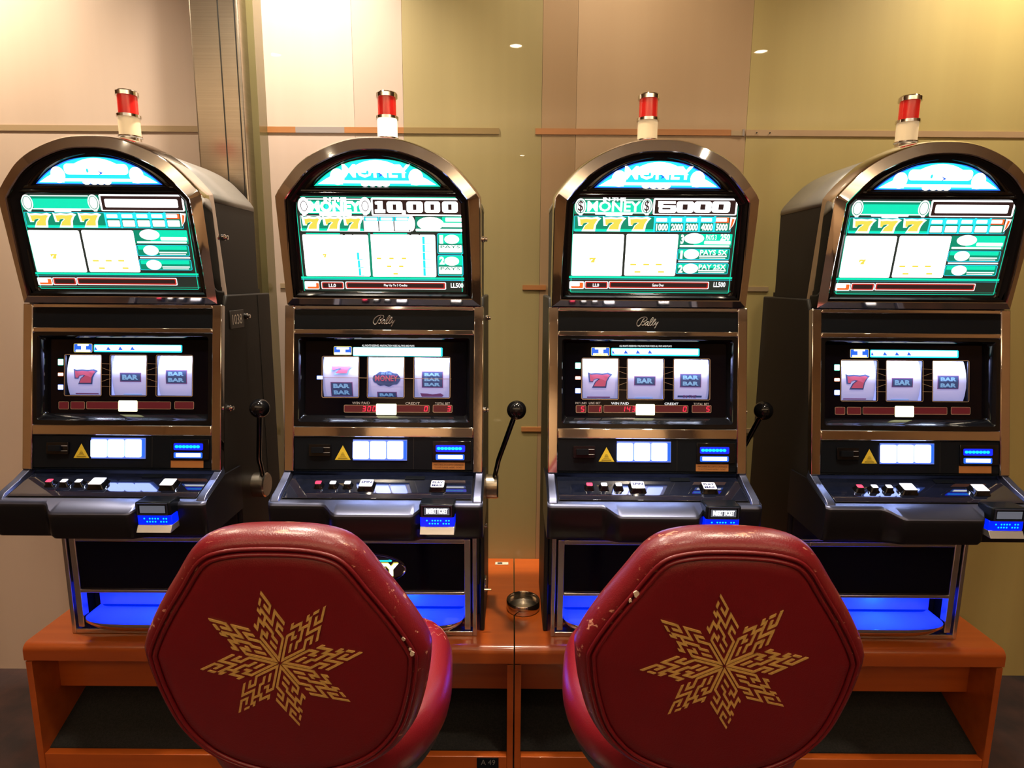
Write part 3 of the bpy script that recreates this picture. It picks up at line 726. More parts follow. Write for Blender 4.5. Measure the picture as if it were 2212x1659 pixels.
        def bars(vcn, nb, hb=.0165, wb=.056, mm=REELB):
            fl = new_sym(); tot = nb * hb
            fl.rect(uc - wb / 2 - .002, vcn - tot / 2 - .002, uc + wb / 2 + .002, vcn + tot / 2 + .002, REELP, .0012)
            fl.rect(uc - wb / 2, vcn - tot / 2, uc + wb / 2, vcn + tot / 2, REELB, .0018)
            for j in range(nb):
                vv = vcn - tot / 2 + hb * (j + .5)
                fl.text('BAR', uc - wb * .40, vv - hb * .33, uc + wb * .40, vv + hb * .33, REELC, .0026, .05)
        def sev(vb, vt, m1=REELB, m2=REELR):
            fl = new_sym(); seven(fl, uc - .031, vb, uc + .031, vt, m1, .0016, .0022); seven(fl, uc - .029, vb + .002, uc + .029, vt - .002, m2, .0026)
        fr_ = lambda f: v0w + hh_ * f
        def clampv(a): return max(v0w + .001, min(v1w - .001, a))
        if variant in ('five', 'blank'):
            if k == 0: sev(fr_(.28), fr_(.64)); new_sym().rect(uc - .033, fr_(.015), uc + .030, fr_(.045), REELP, .0016)
            if k == 1: bars(fr_(.455), 1, .021, .054); new_sym().rect(uc - .025, fr_(.01), uc + .025, fr_(.03), REELC, .0016)
            if k == 2:
                bars(fr_(.47), 2, .0165, .054)
                if shown: fl = new_sym(); fl.rect(uc - .033, fr_(.04), uc + .033, fr_(.09), REELB, .0014); fl.text('IN THE', uc - .018, fr_(.02), uc + .018, fr_(.10), REELP, .0026, .02)
        else:
            if k == 0: sev(fr_(.57), fr_(.80), REELC, REELR); bars(fr_(.19), 2, .0175, .056)
            if k == 1:
                pts = [(uc + .038 * math.cos(t) * (1.0), fr_(.46) + .020 * math.sin(t) * (1 + .10 * math.cos(9 * t))) for t in [2 * math.pi * i / 40 for i in range(40)]]
                fl = new_sym(); fl.shape(pts, REELB, .0016); fl.text('MONEY', uc - .031, fr_(.40), uc + .031, fr_(.55), REELR, .0028, .02); fl.text('IN THE', uc - .014, fr_(.57), uc + .014, fr_(.62), REELC, .0028, .01)
                bars(fr_(.015) + .004, 1, .013, .050)
            if k == 2:
                bars(fr_(.45), 3, .0135, .054)
                a_ = fr_(.0); new_sym().shape([(uc - .030, a_ + .001), (uc + .026, a_ + .001), (uc + .030, a_ + .006), (uc + .022, a_ + .011), (uc, a_ + .008), (uc - .014, a_ + .010), (uc - .034, a_ + .011)], REELP, .0016)
        for f_ in syms: f_.build('reel_symbol', reel, offset=off, smooth=False)
    # lamp above the reels (real light inside the reel well)
    c0 = FACE.at(0, v1w + .012, RN - .007); c1 = FACE.at(0, v1w - .05, RN - .05)
    if True:
        l = bpy.data.lights.new('reel_lamp', 'AREA'); l.shape = 'RECTANGLE'; l.size = 0.36; l.size_y = 0.006; l.energy = 1.5; l.color = (0.66, 0.76, 1.0)
        lo_ = bpy.data.objects.new('reel_lamp', l); COL.objects.link(lo_); lo_.parent = root
        tgt = FACE.at(0, vc + .01, RN - .012)
        pos = FACE.at(0, v1w + .004, RN - .0055)
        lo_.location = pos - off; lo_.rotation_euler = (tgt - pos).to_track_quat('-Z', 'Y').to_euler()
    # glass print, counters and lit boxes
    PN = RN + .0006
    mx_use = mx if shown else 0.362
    fl = Flat(FACE, PN)
    Bf = lambda x, y: FACE.px(x, y, mx_use, PN)
    R, FR, T = pay_screen_5000(fl, Bf)
    for q in wn: fl.frame(q[0] - .003, q[1] - .003, q[2] + .003, q[3] + .003, .0016, LINEG, .0002, .005)
    if variant != 'ten':
        R(1277, 750, 1317, 769, BLUE, 0, .003); R(1285, 751, 1309, 755, WHITE, .0003); R(1293, 753, 1303, 763, WHITE, .0003); R(1281, 763, 1313, 768, WHITE2, .0003)
        FR(1277, 750, 1317, 769, .0011, YEL, .0004, .003)
        R(1320, 751.5, 1511, 769.5, CYAN, 0, .003); R(1322, 753, 1508, 766.5, WHITE, .0003, .002)
        for xa in (1347, 1373, 1399): a = Bf(xa, 764); fl.shape([(a[0], a[1]), (a[0] + .013, a[1]), (a[0] + .005, a[1] + .010)], BLUE, .0006)
        a = Bf(1322, 764); fl.shape([(a[0], a[1]), (a[0] + .008, a[1]), (a[0] + .001, a[1] + .011)], BLUE, .0006)
        if shown:
            T('CREDITS', 1283, 764, 1311, 767.6, YEL, .0006, .03); T('ALL RIGHTS RESERVED. MALFUNCTION VOIDS ALL PAYS AND PLAYS', 1338, 746, 1451, 749, WHITE2, .0003, .0)
            T('PAY LINES', 1243, 868.5, 1267, 873, TEXTG); T('LINE BET', 1272, 868.5, 1297, 873, TEXTG); T('WIN PAID', 1320, 869, 1358, 874, WHITE2); T('CREDIT', 1435, 870, 1465, 874.7, WHITE2); T('TOTAL BET', 1498, 870.5, 1531, 875.5, TEXTG)
        boxes = [(1244, 1266, '5'), (1270, 1300.5, '1'), (1304, 1373, '143'), (1414, 1486.5, '0'), (1494.5, 1536.5, '5')]
        for (ya, yb, mm) in ((783, 797, TEAL), (812.5, 820.5, ORG), (838, 850, BLUE)):
            R(1242.5, ya, 1254.5, yb, mm, 0); R(1243, ya + 1, 1254, yb - 1, WHITE, .0003, .001)
        yb0 = 875
        # pay lines
        for (ya, za) in ((793, 794), (817, 817.5), (842, 842.5)):
            for (xa, xb) in ((1334, 1357), (1433, 1457)): a = Bf(xa, ya); c = Bf(xb, za); fl.line(a[0], a[1], c[0], c[1], .0008, LINEG, .0003)
        for (xa, ya, xb, yb_) in ((1334, 801, 1357, 809), (1334, 833, 1357, 825), (1433, 809, 1457, 801), (1433, 825, 1457, 833)):
            a = Bf(xa, ya); c = Bf(xb, yb_); fl.line(a[0], a[1], c[0], c[1], .0008, LINEG, .0003)
        R(1373.5, 873, 1414.5, 897, YELG, .0005, .003)
    else:
        R(721, 748, 760, 767, BLUE, 0, .003); R(727, 750, 754, 755, WHITE, .0003); R(735, 753, 746, 763, WHITE, .0003); R(722, 761, 758, 767, WHITE2, .0003)
        FR(721, 748, 760, 767, .0011, YEL, .0004, .003)
        R(762.5, 749.5, 956, 770.5, CYAN, 0, .003); R(763.5, 750.5, 952, 769, WHITE, .0003, .002)
        T('ALL RIGHTS RESERVED. MALFUNCTION VOIDS ALL PAYS AND PLAYS', 782, 745, 895, 748.5, WHITE2, .0003, .0)
        T('WIN PAID', 761, 868, 799, 873, TEXTG); T('CREDIT', 876, 869, 907, 874, TEXTG); T('TOTAL BET', 940, 869.5, 972, 874.5, TEXTG)
        boxes = [(743, 813, '300'), (855, 927.5, '0'), (935, 977, '3')]
        R(684, 811, 697.5, 820, BLUE, 0); R(685, 812, 697, 819, WHITE, .0003, .001)
        a = Bf(699, 815.5); c = Bf(975, 818.5)
        fl.line(a[0], a[1], c[0], c[1], .0014, LINEG, .0008)
        R(812.5, 872, 856.5, 896.5, YELG, .0005, .003)
        yb0 = 874.5
    for xa, xb, t in boxes:
        FR(xa, yb0, xb, yb0 + 16.8, .0012, LINEG, .0002, .003); R(xa + 1, yb0 + 1, xb - 1, yb0 + 15.8, REDBK, .0001, .002)
        right = xb - (3.5 if t not in ('143', '300') else 0.5)
        for j, ch in enumerate(reversed(t)):
            a = Bf(right - 8.5 - j * 11, yb0 + 14.2); c = Bf(right - 1.0 - j * 11, yb0 + 3)
            if shown: digit_segments(fl, ch, a[0], a[1], c[0] - a[0], c[1] - a[1], REDLED, .0004)
    fl.build('glass_print', rg, offset=off, smooth=False, label='lit lettering, counters and red digits on the glass')

    # ---- lower black panel with slots and lit pads
    b = MB(); b.box(-pu, pu, lp0, lp1, -0.014, 0.003, BLACKP, fr=lambda a, c, d: FACE.at(a, c, d)); pan = B_(b, 'lower_panel', bevel=0.002, label='black panel with bill slot and three white lit pads')
    fb = lambda a, c, d: FACE.at(a, c, d)
    k_ = lambda x, y, n_=.003: FACE.px(x, y, 0.362, n_)
    b = MB(); a = k_(1332, 998); c = k_(1449, 954); b.box(a[0], c[0], a[1], c[1], .003, .0055, mat('pad_base', (0.1, 0.14, 0.35), 0.3, emit=(0.12, 0.22, 0.85), es=0.6), fr=fb)
    pads = b.build('pad_tray', pan, offset=off)
    for j in range(3):
        xa = 1332.5 + j * 37; a = k_(xa, 995); c = k_(xa + 34, 957); b = Flat(FACE, .0)
        b.closedfix = True
        b.loft([[FACE.at(u, v, nn) for u, v in rr(a[0], a[1], c[0], c[1], .004)] for nn in (.0055, .0085)], PADW)
        b.build('lit_pad', pads if False else pan, offset=off)
    a = k_(1441.5, 996); c = k_(1448, 956); b = Flat(FACE, .0058); b.rect(a[0], a[1], c[0], c[1], BLUE, 0)
    b.build('pad_side_light', pan, offset=off, smooth=False)
    a = k_(1293, 997); c = k_(1327, 966); b = Flat(FACE, .0034); b.shape([(a[0], a[1]), (c[0], a[1]), ((a[0] + c[0]) / 2, c[1])], YSTICK, 0)
    for j, (wd, yy) in enumerate(((.006, .46), (.009, .38), (.011, .31), (.016, .22), (.024, .12), (.027, .06))):
        vv = a[1] + (c[1] - a[1]) * yy; uc = (a[0] + c[0]) / 2; b.rect(uc - wd / 2, vv, uc + wd / 2, vv + .0009, INK, .0004)
    b.build('warning_sticker', pan, offset=off, smooth=False, label='yellow triangular warning sticker')
    a = k_(1238, 988); c = k_(1285, 963); b = MB(); b.box(a[0], c[0], a[1], c[1], .003, .010, BLACKG, fr=fb); b.box(a[0] + .008, c[0] - .018, a[1] + .008, c[1] - .008, .010, .016, BLACKP, fr=fb)
    b.box(c[0] - .020, c[0] - .002, c[1] - .010, c[1] - .0085, .010, .0106, SILVER, fr=fb); b.box(c[0] - .020, c[0] - .002, a[1] + .008, a[1] + .0095, .010, .0106, SILVER, fr=fb)
    b.build('card_slot', pan, offset=off, bevel=.001, label='black slot housing')
    a = k_(1504, 1000); c = k_(1590, 957); b = MB(); b.box(a[0], c[0] - .004, a[1], c[1], .003, .007, BLACKG, fr=fb); bill = b.build('bill_slot', pan, offset=off, bevel=.001)
    b = Flat(FACE, .0075); a = k_(1511, 979.5); c = k_(1574, 965.5); b.rect(a[0], a[1], c[0], c[1], BLUEL, 0, .003)
    for j in range(7): uu = a[0] + .008 + j * .0095; b.disc(uu, (a[1] + c[1]) / 2, .0052, .0042, BLUEC, .0003, 10)
    a = k_(1511, 997); c = k_(1573, 985); b.rect(a[0], a[1], c[0], c[1], BLUE, 0, .003); a = k_(1516, 994.5); c = k_(1569, 987); b.rect(a[0], a[1], c[0], c[1], WHITE, .0004, .001)
    b.build('bill_lights', bill, offset=off, smooth=False, label='blue and white slot lights')
    b = Flat(FACE, .0036); a = k_(1503, 1018); c = k_(1573.5, 1003); b.rect(a[0], a[1], c[0], c[1], OSTICK, 0)
    if shown:
        b.text('MACHINE ACCEPTS CASHLESS', a[0] + .005, a[1] + .0110, c[0] - .004, a[1] + .0148, INK, .0004); b.text('TICKET PLEASE INSERT TICKET', a[0] + .006, a[1] + .004, c[0] - .006, a[1] + .0076, INK, .0004)
    b.build('copper_notice', pan, offset=off, smooth=False, label='copper coloured notice sticker')
    a = k_(1462, 1018); b = MB(); b.box(a[0], a[0] + .0012, lp0 + .003, lp1 - .003, .003, .0034, INK, fr=fb); b.build('panel_joint', pan, offset=off, smooth=False)

    # ---- button deck
    def sm(t): t = max(0, min(1, t)); return t * t * (3 - 2 * t)
    WD = .2705; xs = [-WD + 2 * WD * i / 88 for i in range(89)]
    loops = []
    for x in xs:
        w_ = sm((x + .135) / .045) * (1 - sm((x - .095) / .035))
        e = min(1.0, (WD - abs(x)) / .012); e = math.sqrt(max(0, 1 - (1 - e) ** 2)) * .012 - .012
        yB, zB = 1.484 - .036 * w_ - e * .6, .941 - .013 * w_
        yC, zC = 1.492 - .040 * w_ - e * .6, .848 + .010 * w_
        loops.append([Vector((x, 1.602, .9800)), Vector((x, 1.502, .9475)), Vector((x, 1.496, .9455)), Vector((x, yB + .004, zB + .002)), Vector((x, yB, zB - .004)), Vector((x, yB - .001, zB - .012)), Vector((x, yC - .002, zC + .01)), Vector((x, yC + .006, zC)), Vector((x, 1.70, .850)), Vector((x, 1.70, .975))])
    b = MB(); n_ = 10
    for i in range(len(loops) - 1):
        for j in range(n_):
            k2 = (j + 1) % n_; mm = DECKM if j in (1, 2, 3) else DECKB
            b.add([loops[i][j], loops[i][k2], loops[i + 1][k2], loops[i + 1][j]], [(0, 1, 2, 3)], mm)
    b.poly(loops[0][::-1], DECKB); b.poly(loops[-1], DECKB)
    deck = b.build('button_deck', root, offset=off, angle=40, label='dark glossy button deck with a bulging palm rest')
    bm = bmesh.new(); bm.from_mesh(deck.data); bmesh.ops.remove_doubles(bm, verts=bm.verts, dist=1e-5); bmesh.ops.recalc_face_normals(bm, faces=bm.faces); bm.to_mesh(deck.data); bm.free()
    deck.data.polygons.foreach_set('use_smooth', [True] * len(deck.data.polygons)); deck.data.set_sharp_from_angle(angle=math.radians(40))
    db = lambda a, c, d: DECKF.at(a, c, d)
    b = MB(); b.box(-.240, .240, .005, .104, 0, .002, DECKG, fr=db); b.build('deck_glass', deck, offset=off, bevel=.0008)
    for sx in (-1, 1):
        b = MB(); x0_, x1_ = (-.269, -.243) if sx < 0 else (.243, .269)
        b.loft([[Vector((x0_, y, z)), Vector((x1_, y, z)), Vector((x1_ - .004, y, z + h)), Vector((x0_ + .004, y, z + h))] for y, z, h in ((1.494, .944, .002), (1.506, .949, .008), (1.56, .967, .009), (1.598, .979, .014), (1.608, .984, .020))], DECKM)
        b.build('side_rail', deck, offset=off, bevel=.002)
    def button(u, v, w_, d_, top, txt=None, name='play_button', lab=None):
        b = MB(); L2 = lambda g_, nn: [DECKF.at(p, q, nn) for p, q in rr(u - w_ / 2 - g_, v - d_ / 2 - g_, u + w_ / 2 + g_, v + d_ / 2 + g_, .004)]
        b.loft([L2(.004, .002), L2(.003, .005), L2(.001, .007), L2(.0, .014), L2(-.001, .015)], BLACKG)
        o_ = b.build(name, deck, offset=off, angle=50, label=lab)
        f2 = Flat(DECKF, .0154); f2.rect(u - w_ / 2 + .001, v - d_ / 2 + .001, u + w_ / 2 - .001, v + d_ / 2 - .001, top, 0, .003)
        if txt:
            for j, t in enumerate(txt):
                lines = len(txt); vh = .0095 if lines == 1 else .0085
                vv = v + (.003 if lines == 1 else (.005 - j * .012)); ww = w_ * .76
                f2.text(t, u - ww / 2, vv - vh / 2, u + ww / 2, vv + vh / 2, mat('button_ink', (0.01, 0.015, 0.10), .7, spec=0.1), .0008, .03)
        f2.build('button_face', o_, offset=off, smooth=False)
    vb = .053
    if variant == 'blank': txt = None
    button(-.159, vb, .018, .016, BTNR, name='round_button', lab='small red lit button'); button(-.121, vb, .018, .016, BTNW); button(-.083, vb, .018, .016, BTNW)
    button(-.034, vb - .001, .036, .031, BTNW, ['SPIN'] if shown else None, 'spin_button', 'large white square button'); button(.151, vb - .003, .036, .031, BTNW, ['PLAY', 'MAX'] if shown else None, 'max_button', 'large white square button at the right')
    b = MB(); b.box(.060, .112, .084, .098, .002, .004, BLACKP, fr=db); b.build('deck_slot', deck, offset=off)
    # ticket unit
    tu0, tu1 = .116, .203
    b = MB(); b.box(tu0, tu1, 1.450, 1.50, .922, .957, BLACKP); tk = b.build('ticket_unit', deck, offset=off, bevel=.004)
    b = MB()
    def tb2(x0_, x1_, z0_, z1_): b.box(x0_, x1_, 1.4475, 1.4505, z0_, z1_, DECKM)
    tb2(tu0 + .006, tu1 - .006, .924, .9265); tb2(tu0 + .006, tu1 - .006, .952, .9545); tb2(tu0 + .006, tu0 + .009, .9265, .952); tb2(tu1 - .009, tu1 - .006, .9265, .952)
    b.build('display_frame', tk, offset=off)
    TKF = Frame((0, 1.4494, .9385), 0); f2 = Flat(TKF, 0); f2.rect((tu0 + tu1) / 2 - .031, -.009, (tu0 + tu1) / 2 + .031, .010, mat('ticket_back', (.05, .05, .06), .3, emit=(.10, .11, .14), es=1), 0)
    if shown: f2.text('INSERT TICKET', (tu0 + tu1) / 2 - .026, -.0055, (tu0 + tu1) / 2 + .026, .008, WHITE, .0004, .05)
    f2.build('ticket_display', tk, offset=off, smooth=False, label='small white lit display')
    b = MB(); b.box(tu0 + .001, tu1 - .001, 1.456, 1.50, .897, .922, mat('blue_lens', (0.0, 0.01, 0.2), .2, emit=(0, .01, 1.0), es=1.6)); bl = b.build('blue_ticket_light', tk, offset=off, bevel=.002, label='glowing blue dotted light bar')
    f2 = Flat(Frame((0, 1.4552, .909), 0), 0)
    for j in range(9):
        for i in range(2):
            if (j * 7 + i * 3) % 5 != 0: f2.disc(tu0 + .018 + j * .0068, -.004 + i * .008, .0022, .0022, BLUEC, 0, 8)
    f2.build('light_dots', bl, offset=off, smooth=False)
    b = MB(); b.loft([[Vector((x, 1.445, .880)), Vector((x, 1.455, .897)), Vector((x, 1.50, .897)), Vector((x, 1.50, .882))] for x in (tu0 + .001, tu1 - .001)], SILVER); b.build('ticket_lip', tk, offset=off, bevel=.001)

    # ---- lower door
    dW = .244; d0, d1 = .0, .308
    b = MB()
    def dbar(u0, u1, v0, v1, n0=-.028, n1=.0, m=SATIN): b.box(u0, u1, v0, v1, n0, n1, m, fr=lambda a, c, d: DOOR.at(a, c, d))
    dbar(-dW, -dW + .012, d0, d1); dbar(dW - .012, dW, d0, d1); dbar(-dW + .012, dW - .012, d0, d0 + .014)
    dbar(-dW + .012, dW - .012, d1 - .006, d1)
    door = B_(b, 'door_frame', bevel=.002, label='outer chrome frame of the lower door')
    b = MB(); iw = dW - .018
    gz = .127
    dbar(-iw, -iw + .018, d0 + .018, d1 - .010, -.028, -.003); dbar(iw - .018, iw, d0 + .018, d1 - .010, -.028, -.003); dbar(-iw + .018, iw - .018, d1 - .024, d1 - .010, -.028, -.003)
    dbar(-iw + .018, iw - .018, gz, gz + .010, -.028, -.001)
    ld = B_(b, 'lower_door', bevel=.002, label='chrome framed lower door')
    b = MB(); b.box(-iw + .018, iw - .018, gz + .010, d1 - .024, -.026, -.008, mat('door_glass', (.002, .002, .008), .08, spec=.25), fr=lambda a, c, d: DOOR.at(a, c, d)); b.build('door_glass', ld, offset=off, label='dark glass door panel')
    # oval badge (only the 10,000 machine wears one)
    if variant == 'ten':
        vb_ = .205; bu = -.078
        b = MB(); ov = lambda ru, rv, nn: [DOOR.at(bu + ru * math.cos(2 * math.pi * i / 48), vb_ + rv * math.sin(2 * math.pi * i / 48), nn) for i in range(48)]
        b.loft([ov(.120, .046, -.008), ov(.120, .046, -.002), ov(.116, .042, .001), ov(.112, .038, -.003)], CHROME, cap1=False)
        badge = b.build('oval_badge', ld, offset=off, angle=60, label='chrome rimmed oval lit badge')
        f2 = Flat(DOOR, -.0025); f2.disc(bu, vb_, .113, .039, mat('badge_dark', (.05, .03, .03), .2, bump=(40, .02)), 0, 40)
        f2.rect(bu - .070, vb_ + .024, bu + .078, vb_ + .029, CYAN, .0004, .002); f2.rect(bu - .070, vb_ - .030, bu + .078, vb_ - .024, CYAN, .0004, .002)
        f2.text('MONEY', bu - .092, vb_ - .022, bu + .099, vb_ + .023, YEL, .0008, .075); f2.text('MONEY', bu - .090, vb_ - .019, bu + .097, vb_ + .020, WHITE, .0012, .045)
        f2.build('badge_face', badge, offset=off, smooth=False)
    # tray
    b = MB(); b.box(-iw + .018, iw - .018, .030, gz + .01, -.086, -.080, TRAYM, fr=lambda a, c, d: DOOR.at(a, c, d))
    tr = b.build('tray_back', ld, offset=off, label='blue lit back of the payout tray')
    loops = []
    tw = iw - .020
    def bowl(w_, dep, z): 
        pts = [(-w_, .078)]
        k = 20
        for i in range(k + 1):
            a_ = math.pi - math.pi * i / k
            cx_ = math.copysign(abs(math.cos(a_)) ** .55, math.cos(a_)); sx_ = abs(math.sin(a_)) ** .7
            pts.append((w_ * cx_, .030 - dep * sx_))
        pts.append((w_, .078))
        return [Vector((x, 1.672 + y, z)) for x, y in pts]
    b = MB(); b.loft([bowl(tw, .066, .520), bowl(tw - .004, .062, .520), bowl(tw - .010, .056, .514), bowl(tw - .02, .046, .512)], TRAYM, cap0=False)
    b.build('tray_bowl', tr, offset=off, angle=60, label='shallow blue lit payout tray')
    b = MB(); b.loft([bowl(tw + .001, .0665, .5198), bowl(tw + .001, .067, .512), bowl(tw - .02, .050, .490), bowl(tw - .05, .030, .482)], CHROME, cap0=False)
    b.build('tray_rim', tr, offset=off, angle=60)
    # tray light
    l = bpy.data.lights.new('tray_lamp', 'AREA'); l.shape = 'RECTANGLE'; l.size = .38; l.size_y = .02; l.energy = 0.8; l.color = (.02, .06, 1.0)
    lo_ = bpy.data.objects.new('tray_lamp', l); COL.objects.link(lo_); lo_.parent = root; lo_.location = Vector((0, 1.705, .594)) - off; lo_.rotation_euler = (math.radians(15), 0, 0)
    b = MB(); b.lathe([(.009, 0), (.007, .008), (.0, .010)], glow('cyan_led', (.05, .5, 1.0), 14), (.035, 1.738, .585), 'y', 16, cap1=False); b.build('tray_led', tr, offset=off)
    l = bpy.data.lights.new('tray_led_lamp', 'POINT'); l.energy = 0.16; l.color = (.05, .5, 1.0); l.shadow_soft_size = .006
    lo_ = bpy.data.objects.new('tray_led_lamp', l); COL.objects.link(lo_); lo_.parent = root; lo_.location = Vector((.035, 1.718, .572)) - off
    # deck underside light strip (blue)
    b = MB(); b.box(-.20, .09, 1.52, 1.54, .8415, .8495, glow('blue_strip', (.02, .05, 1.0), 3.0)); b.build('under_deck_light', deck, offset=off, smooth=False, label='blue light strip under the deck')
    # locks on the right side
    for py_, z_ in ((1.660, 1.608), (1.755, 1.392), (1.610, 1.150)):
        x_ = W if z_ < 1.5 else W - .006
        b = MB(); b.lathe([(.0085, -.002), (.0085, .006), (.006, .009), (.006, .014), (.0, .015)], CHROME, (x_, py_ + .05, z_), 'x', 16, cap1=False); b.build('lock_barrel', cab, offset=off)
    return root, cab, deck, off

MX = {'left': -1.040, 'one': -0.342, 'two': 0.362, 'right': 1.064}
mach = {}
mach['one'] = machine(MX['one'], 'ten', 'chrome arched slot machine showing 10,000, its tower light glowing white', 'arched slot machines in a row along the wall')
mach['two'] = machine(MX['two'], 'five', 'chrome arched slot machine showing 5000, its tower light unlit', 'arched slot machines in a row along the wall')
mach['left'] = machine(MX['left'], 'blank', 'leftmost slot machine of the row, number plate 1038 on its black side', 'arched slot machines in a row along the wall')
mach['right'] = machine(MX['right'], 'blank', 'rightmost slot machine of the row, its dark side rising behind a black ball lever', 'arched slot machines in a row along the wall')

# number plate + side cover details on the leftmost machine
root, cab, deck, off = mach['left']
plateM = mat('plate_dark', (.035, .032, .028), .4, bump=(80, .05))
b = MB(); b.box(W, W + .003, 1.705, 1.790, 1.362, 1.412, plateM); pl = b.build('number_plate', cab, offset=off, bevel=.001, label='dark plate reading 1038')
SF = Frame((W + .0034, 1.695, 1.383), 0)
class SideFrame(Frame):
    def __init__(s, P): s.P = Vector(P); s.U = Vector((0, 1, 0)); s.V = Vector((0, 0, 1)); s.N = Vector((1, 0, 0))
f2 = Flat(SideFrame((W + .0033, 1.750, 1.387)), 0); f2.text('1038', -.034, -.014, .026, .014, mat('plate_print', (.85, .80, .68), .5), 0)
f2.build('plate_digits', pl, offset=off, smooth=False)
f2 = Flat(SideFrame((W + .0006, 1.83, 1.25)), 0); f2.ring(0, 0, .030, .052, .0012, INK, 0, 32); f2.build('oval_knockout', cab, offset=off, smooth=False)
b = MB(); b.box(W, W + .0012, 1.90, 1.902, .60, 1.45, INK); b.build('side_joint', cab, offset=off, smooth=False)

# pull handles on the right sides
def handle(key, knob, bend):
    root, cab, deck, off = mach[key]
    hy, hz = 1.80, .885
    b = MB(); b.lathe([(.037, 0), (.037, .034), (.034, .038), (.0, .038)], STEEL, (W, hy, hz), 'x', 32, cap1=False)
    h = b.build('pull_handle', root, offset=off, label='brushed steel lever hub with a black ball knob')
    K = Vector((W + knob[0], knob[1], knob[2])); A = Vector((W + .026, hy - .004, hz + .028))
    Mid = Vector((W + bend[0], bend[1], bend[2]))
    pts = smooth_curve([A, A.lerp(Mid, .6), Mid, Mid.lerp(K, .4), K], 5, False)
    b = MB(); b.tube(pts, .0072, mat('dark_chrome', (.10, .09, .09), .10, 1.0), 12); b.build('lever_shaft', h, offset=off)
    b = MB(); prof = [(.0265 * math.sin(math.pi * i / 16), -.0265 * math.cos(math.pi * i / 16)) for i in range(17)]
    prof[0] = (.0005, prof[0][1]); prof[-1] = (.0005, prof[-1][1])
    b.lathe(prof, BLACKG, K, 'z', 28); b.build('ball_knob', h, offset=off, angle=80, label='glossy black ball knob')
handle('left', (.088, 1.655, 1.151), (.040, 1.745, .985))
handle('one', (.090, 1.655, 1.151), (.040, 1.745, .985))
handle('two', (.086, 1.722, 1.140), (.040, 1.770, .985))

# hasp and key on machine one's right side
root, cab, deck, off = mach['one']
b = MB(); b.box(W, W + .006, 1.69, 1.715, .60, .64, STEEL); b.lathe([(.003, 0), (.003, .022)], mat('brass_pin', (.7, .5, .3), .25, 1.0), (W, 1.68, .612), 'x', 12); b.lathe([(.007, 0), (.007, .008)], CHROME, (W, 1.70, .80), 'x', 12)
b.build('side_hasp', cab, offset=off, bevel=.001)

# ------------------------------------------------------------------ wooden stands
def stand(mx, label):
    hw_ = .3485 if True else .35
    r = empty('machine_stand', (mx, OY, 0), label, 'stand', 'orange lacquered stands under the slot machines')
    off = Vector((0, OY, 0)); f, bk, t = 1.615, WALL_Y - .002, .4695
    rr_ = .022
    prof = [(bk, t)] + [(f + rr_ - rr_ * math.sin(a), t - rr_ + rr_ * math.cos(a)) for a in [math.radians(x) for x in (0, 15, 30, 45, 60, 75, 90)]] + [(f, t - .050), (f + .010, t - .056), (bk, t - .056)]
    b = MB(); b.loft([[Vector((x, y, z)) for y, z in prof] for x in (-hw_, hw_)], WOOD); b.build('stand_top', r, offset=off, angle=50)
    for sx in (-1, 1):
        b = MB(); a, c = sorted((sx * hw_, sx * (hw_ - .018))); b.box(a, c, f + .004, bk, 0, t - .056, WOOD); b.build('side_panel', r, offset=off, bevel=.001)
    b = MB(); b.box(-hw_ + .018, hw_ - .018, f + .006, f + .03, 0, .115, WOOD); b.build('bottom_rail', r, offset=off, bevel=.002)
    b = MB(); b.box(-hw_ + .018, hw_ - .018, f + .10, f + .118, t - .20, t - .056, WOOD); b.build('inner_apron', r, offset=off)
    b = MB(); b.loft([[Vector((x, y, z)) for y, z in ((f + .03, .10), (f + .03, .118), (f + .34, .262), (f + .36, .250))] for x in (-hw_ + .018, hw_ - .018)], CARPET)
    b.build('carpeted_footrest', r, offset=off, label='black carpet footrest')
    b = MB(); b.box(-hw_ + .018, hw_ - .018, f + .36, f + .37, .10, t - .056, CARPET); b.build('back_board', r, offset=off, smooth=False)
    return r
SG = {'left': 'orange lacquered wooden stand under the leftmost slot machine', 'one': 'orange lacquered wooden stand with a small white sticker on top, under the 10,000 machine',
      'two': 'orange lacquered wooden stand under the 5000 slot machine', 'right': 'orange lacquered wooden stand under the rightmost slot machine'}
cmid = .012
centres = {'one': cmid - .3505, 'two': cmid + .3505, 'left': cmid - 1.0515, 'right': cmid + 1.0515}
for k, c_ in centres.items():
    st = stand(c_, SG[k])
    if k == 'one':
        off = Vector((0, OY, 0))
        f2 = MB(); xx = -.035 - c_; yy = 2.145
        f2.box(xx - .022, xx + .026, yy - .010, yy + .010, .4702, .4712, mat('cream_sticker', (.62, .55, .42), .5)); f2.box(xx - .014, xx + .004, yy - .005, yy + .006, .4712, .4716, INK)
        f2.build('sticker', st, offset=off, smooth=False)
        nl = MB(); nx = -.062 - c_; nl.box(nx - .034, nx + .030, 1.6185, 1.6215, .070, .112, BLACKP); t_ = nl.build('number_tag', st, offset=off, label='black tag with small pale digits')
        fl = Flat(Frame((0, 1.6183, .098), 0), 0); fl.text('A 49', nx - .022, -.008, nx + .020, .009, mat('dim_print', (.16, .16, .16), .6), 0); fl.build('tag_digits', t_, offset=off, smooth=False)

# ashtray
b = MB()
b.lathe([(.0, 0), (.050, 0), (.053, .003), (.053, .030), (.0515, .032), (.0500, .030), (.0500, .006), (.046, .004), (.0, .004)], mat('stainless', (.62, .56, .48), .16, 1.0, bump=(60, .03)), (0, 0, 0), 'z', 48, cap0=False, cap1=False)
o = b.build('ashtray', angle=50); o.location = (.040, 1.830, .470)
tag(o, 'small round stainless steel ashtray on the orange stand between the two machines', 'ashtray')

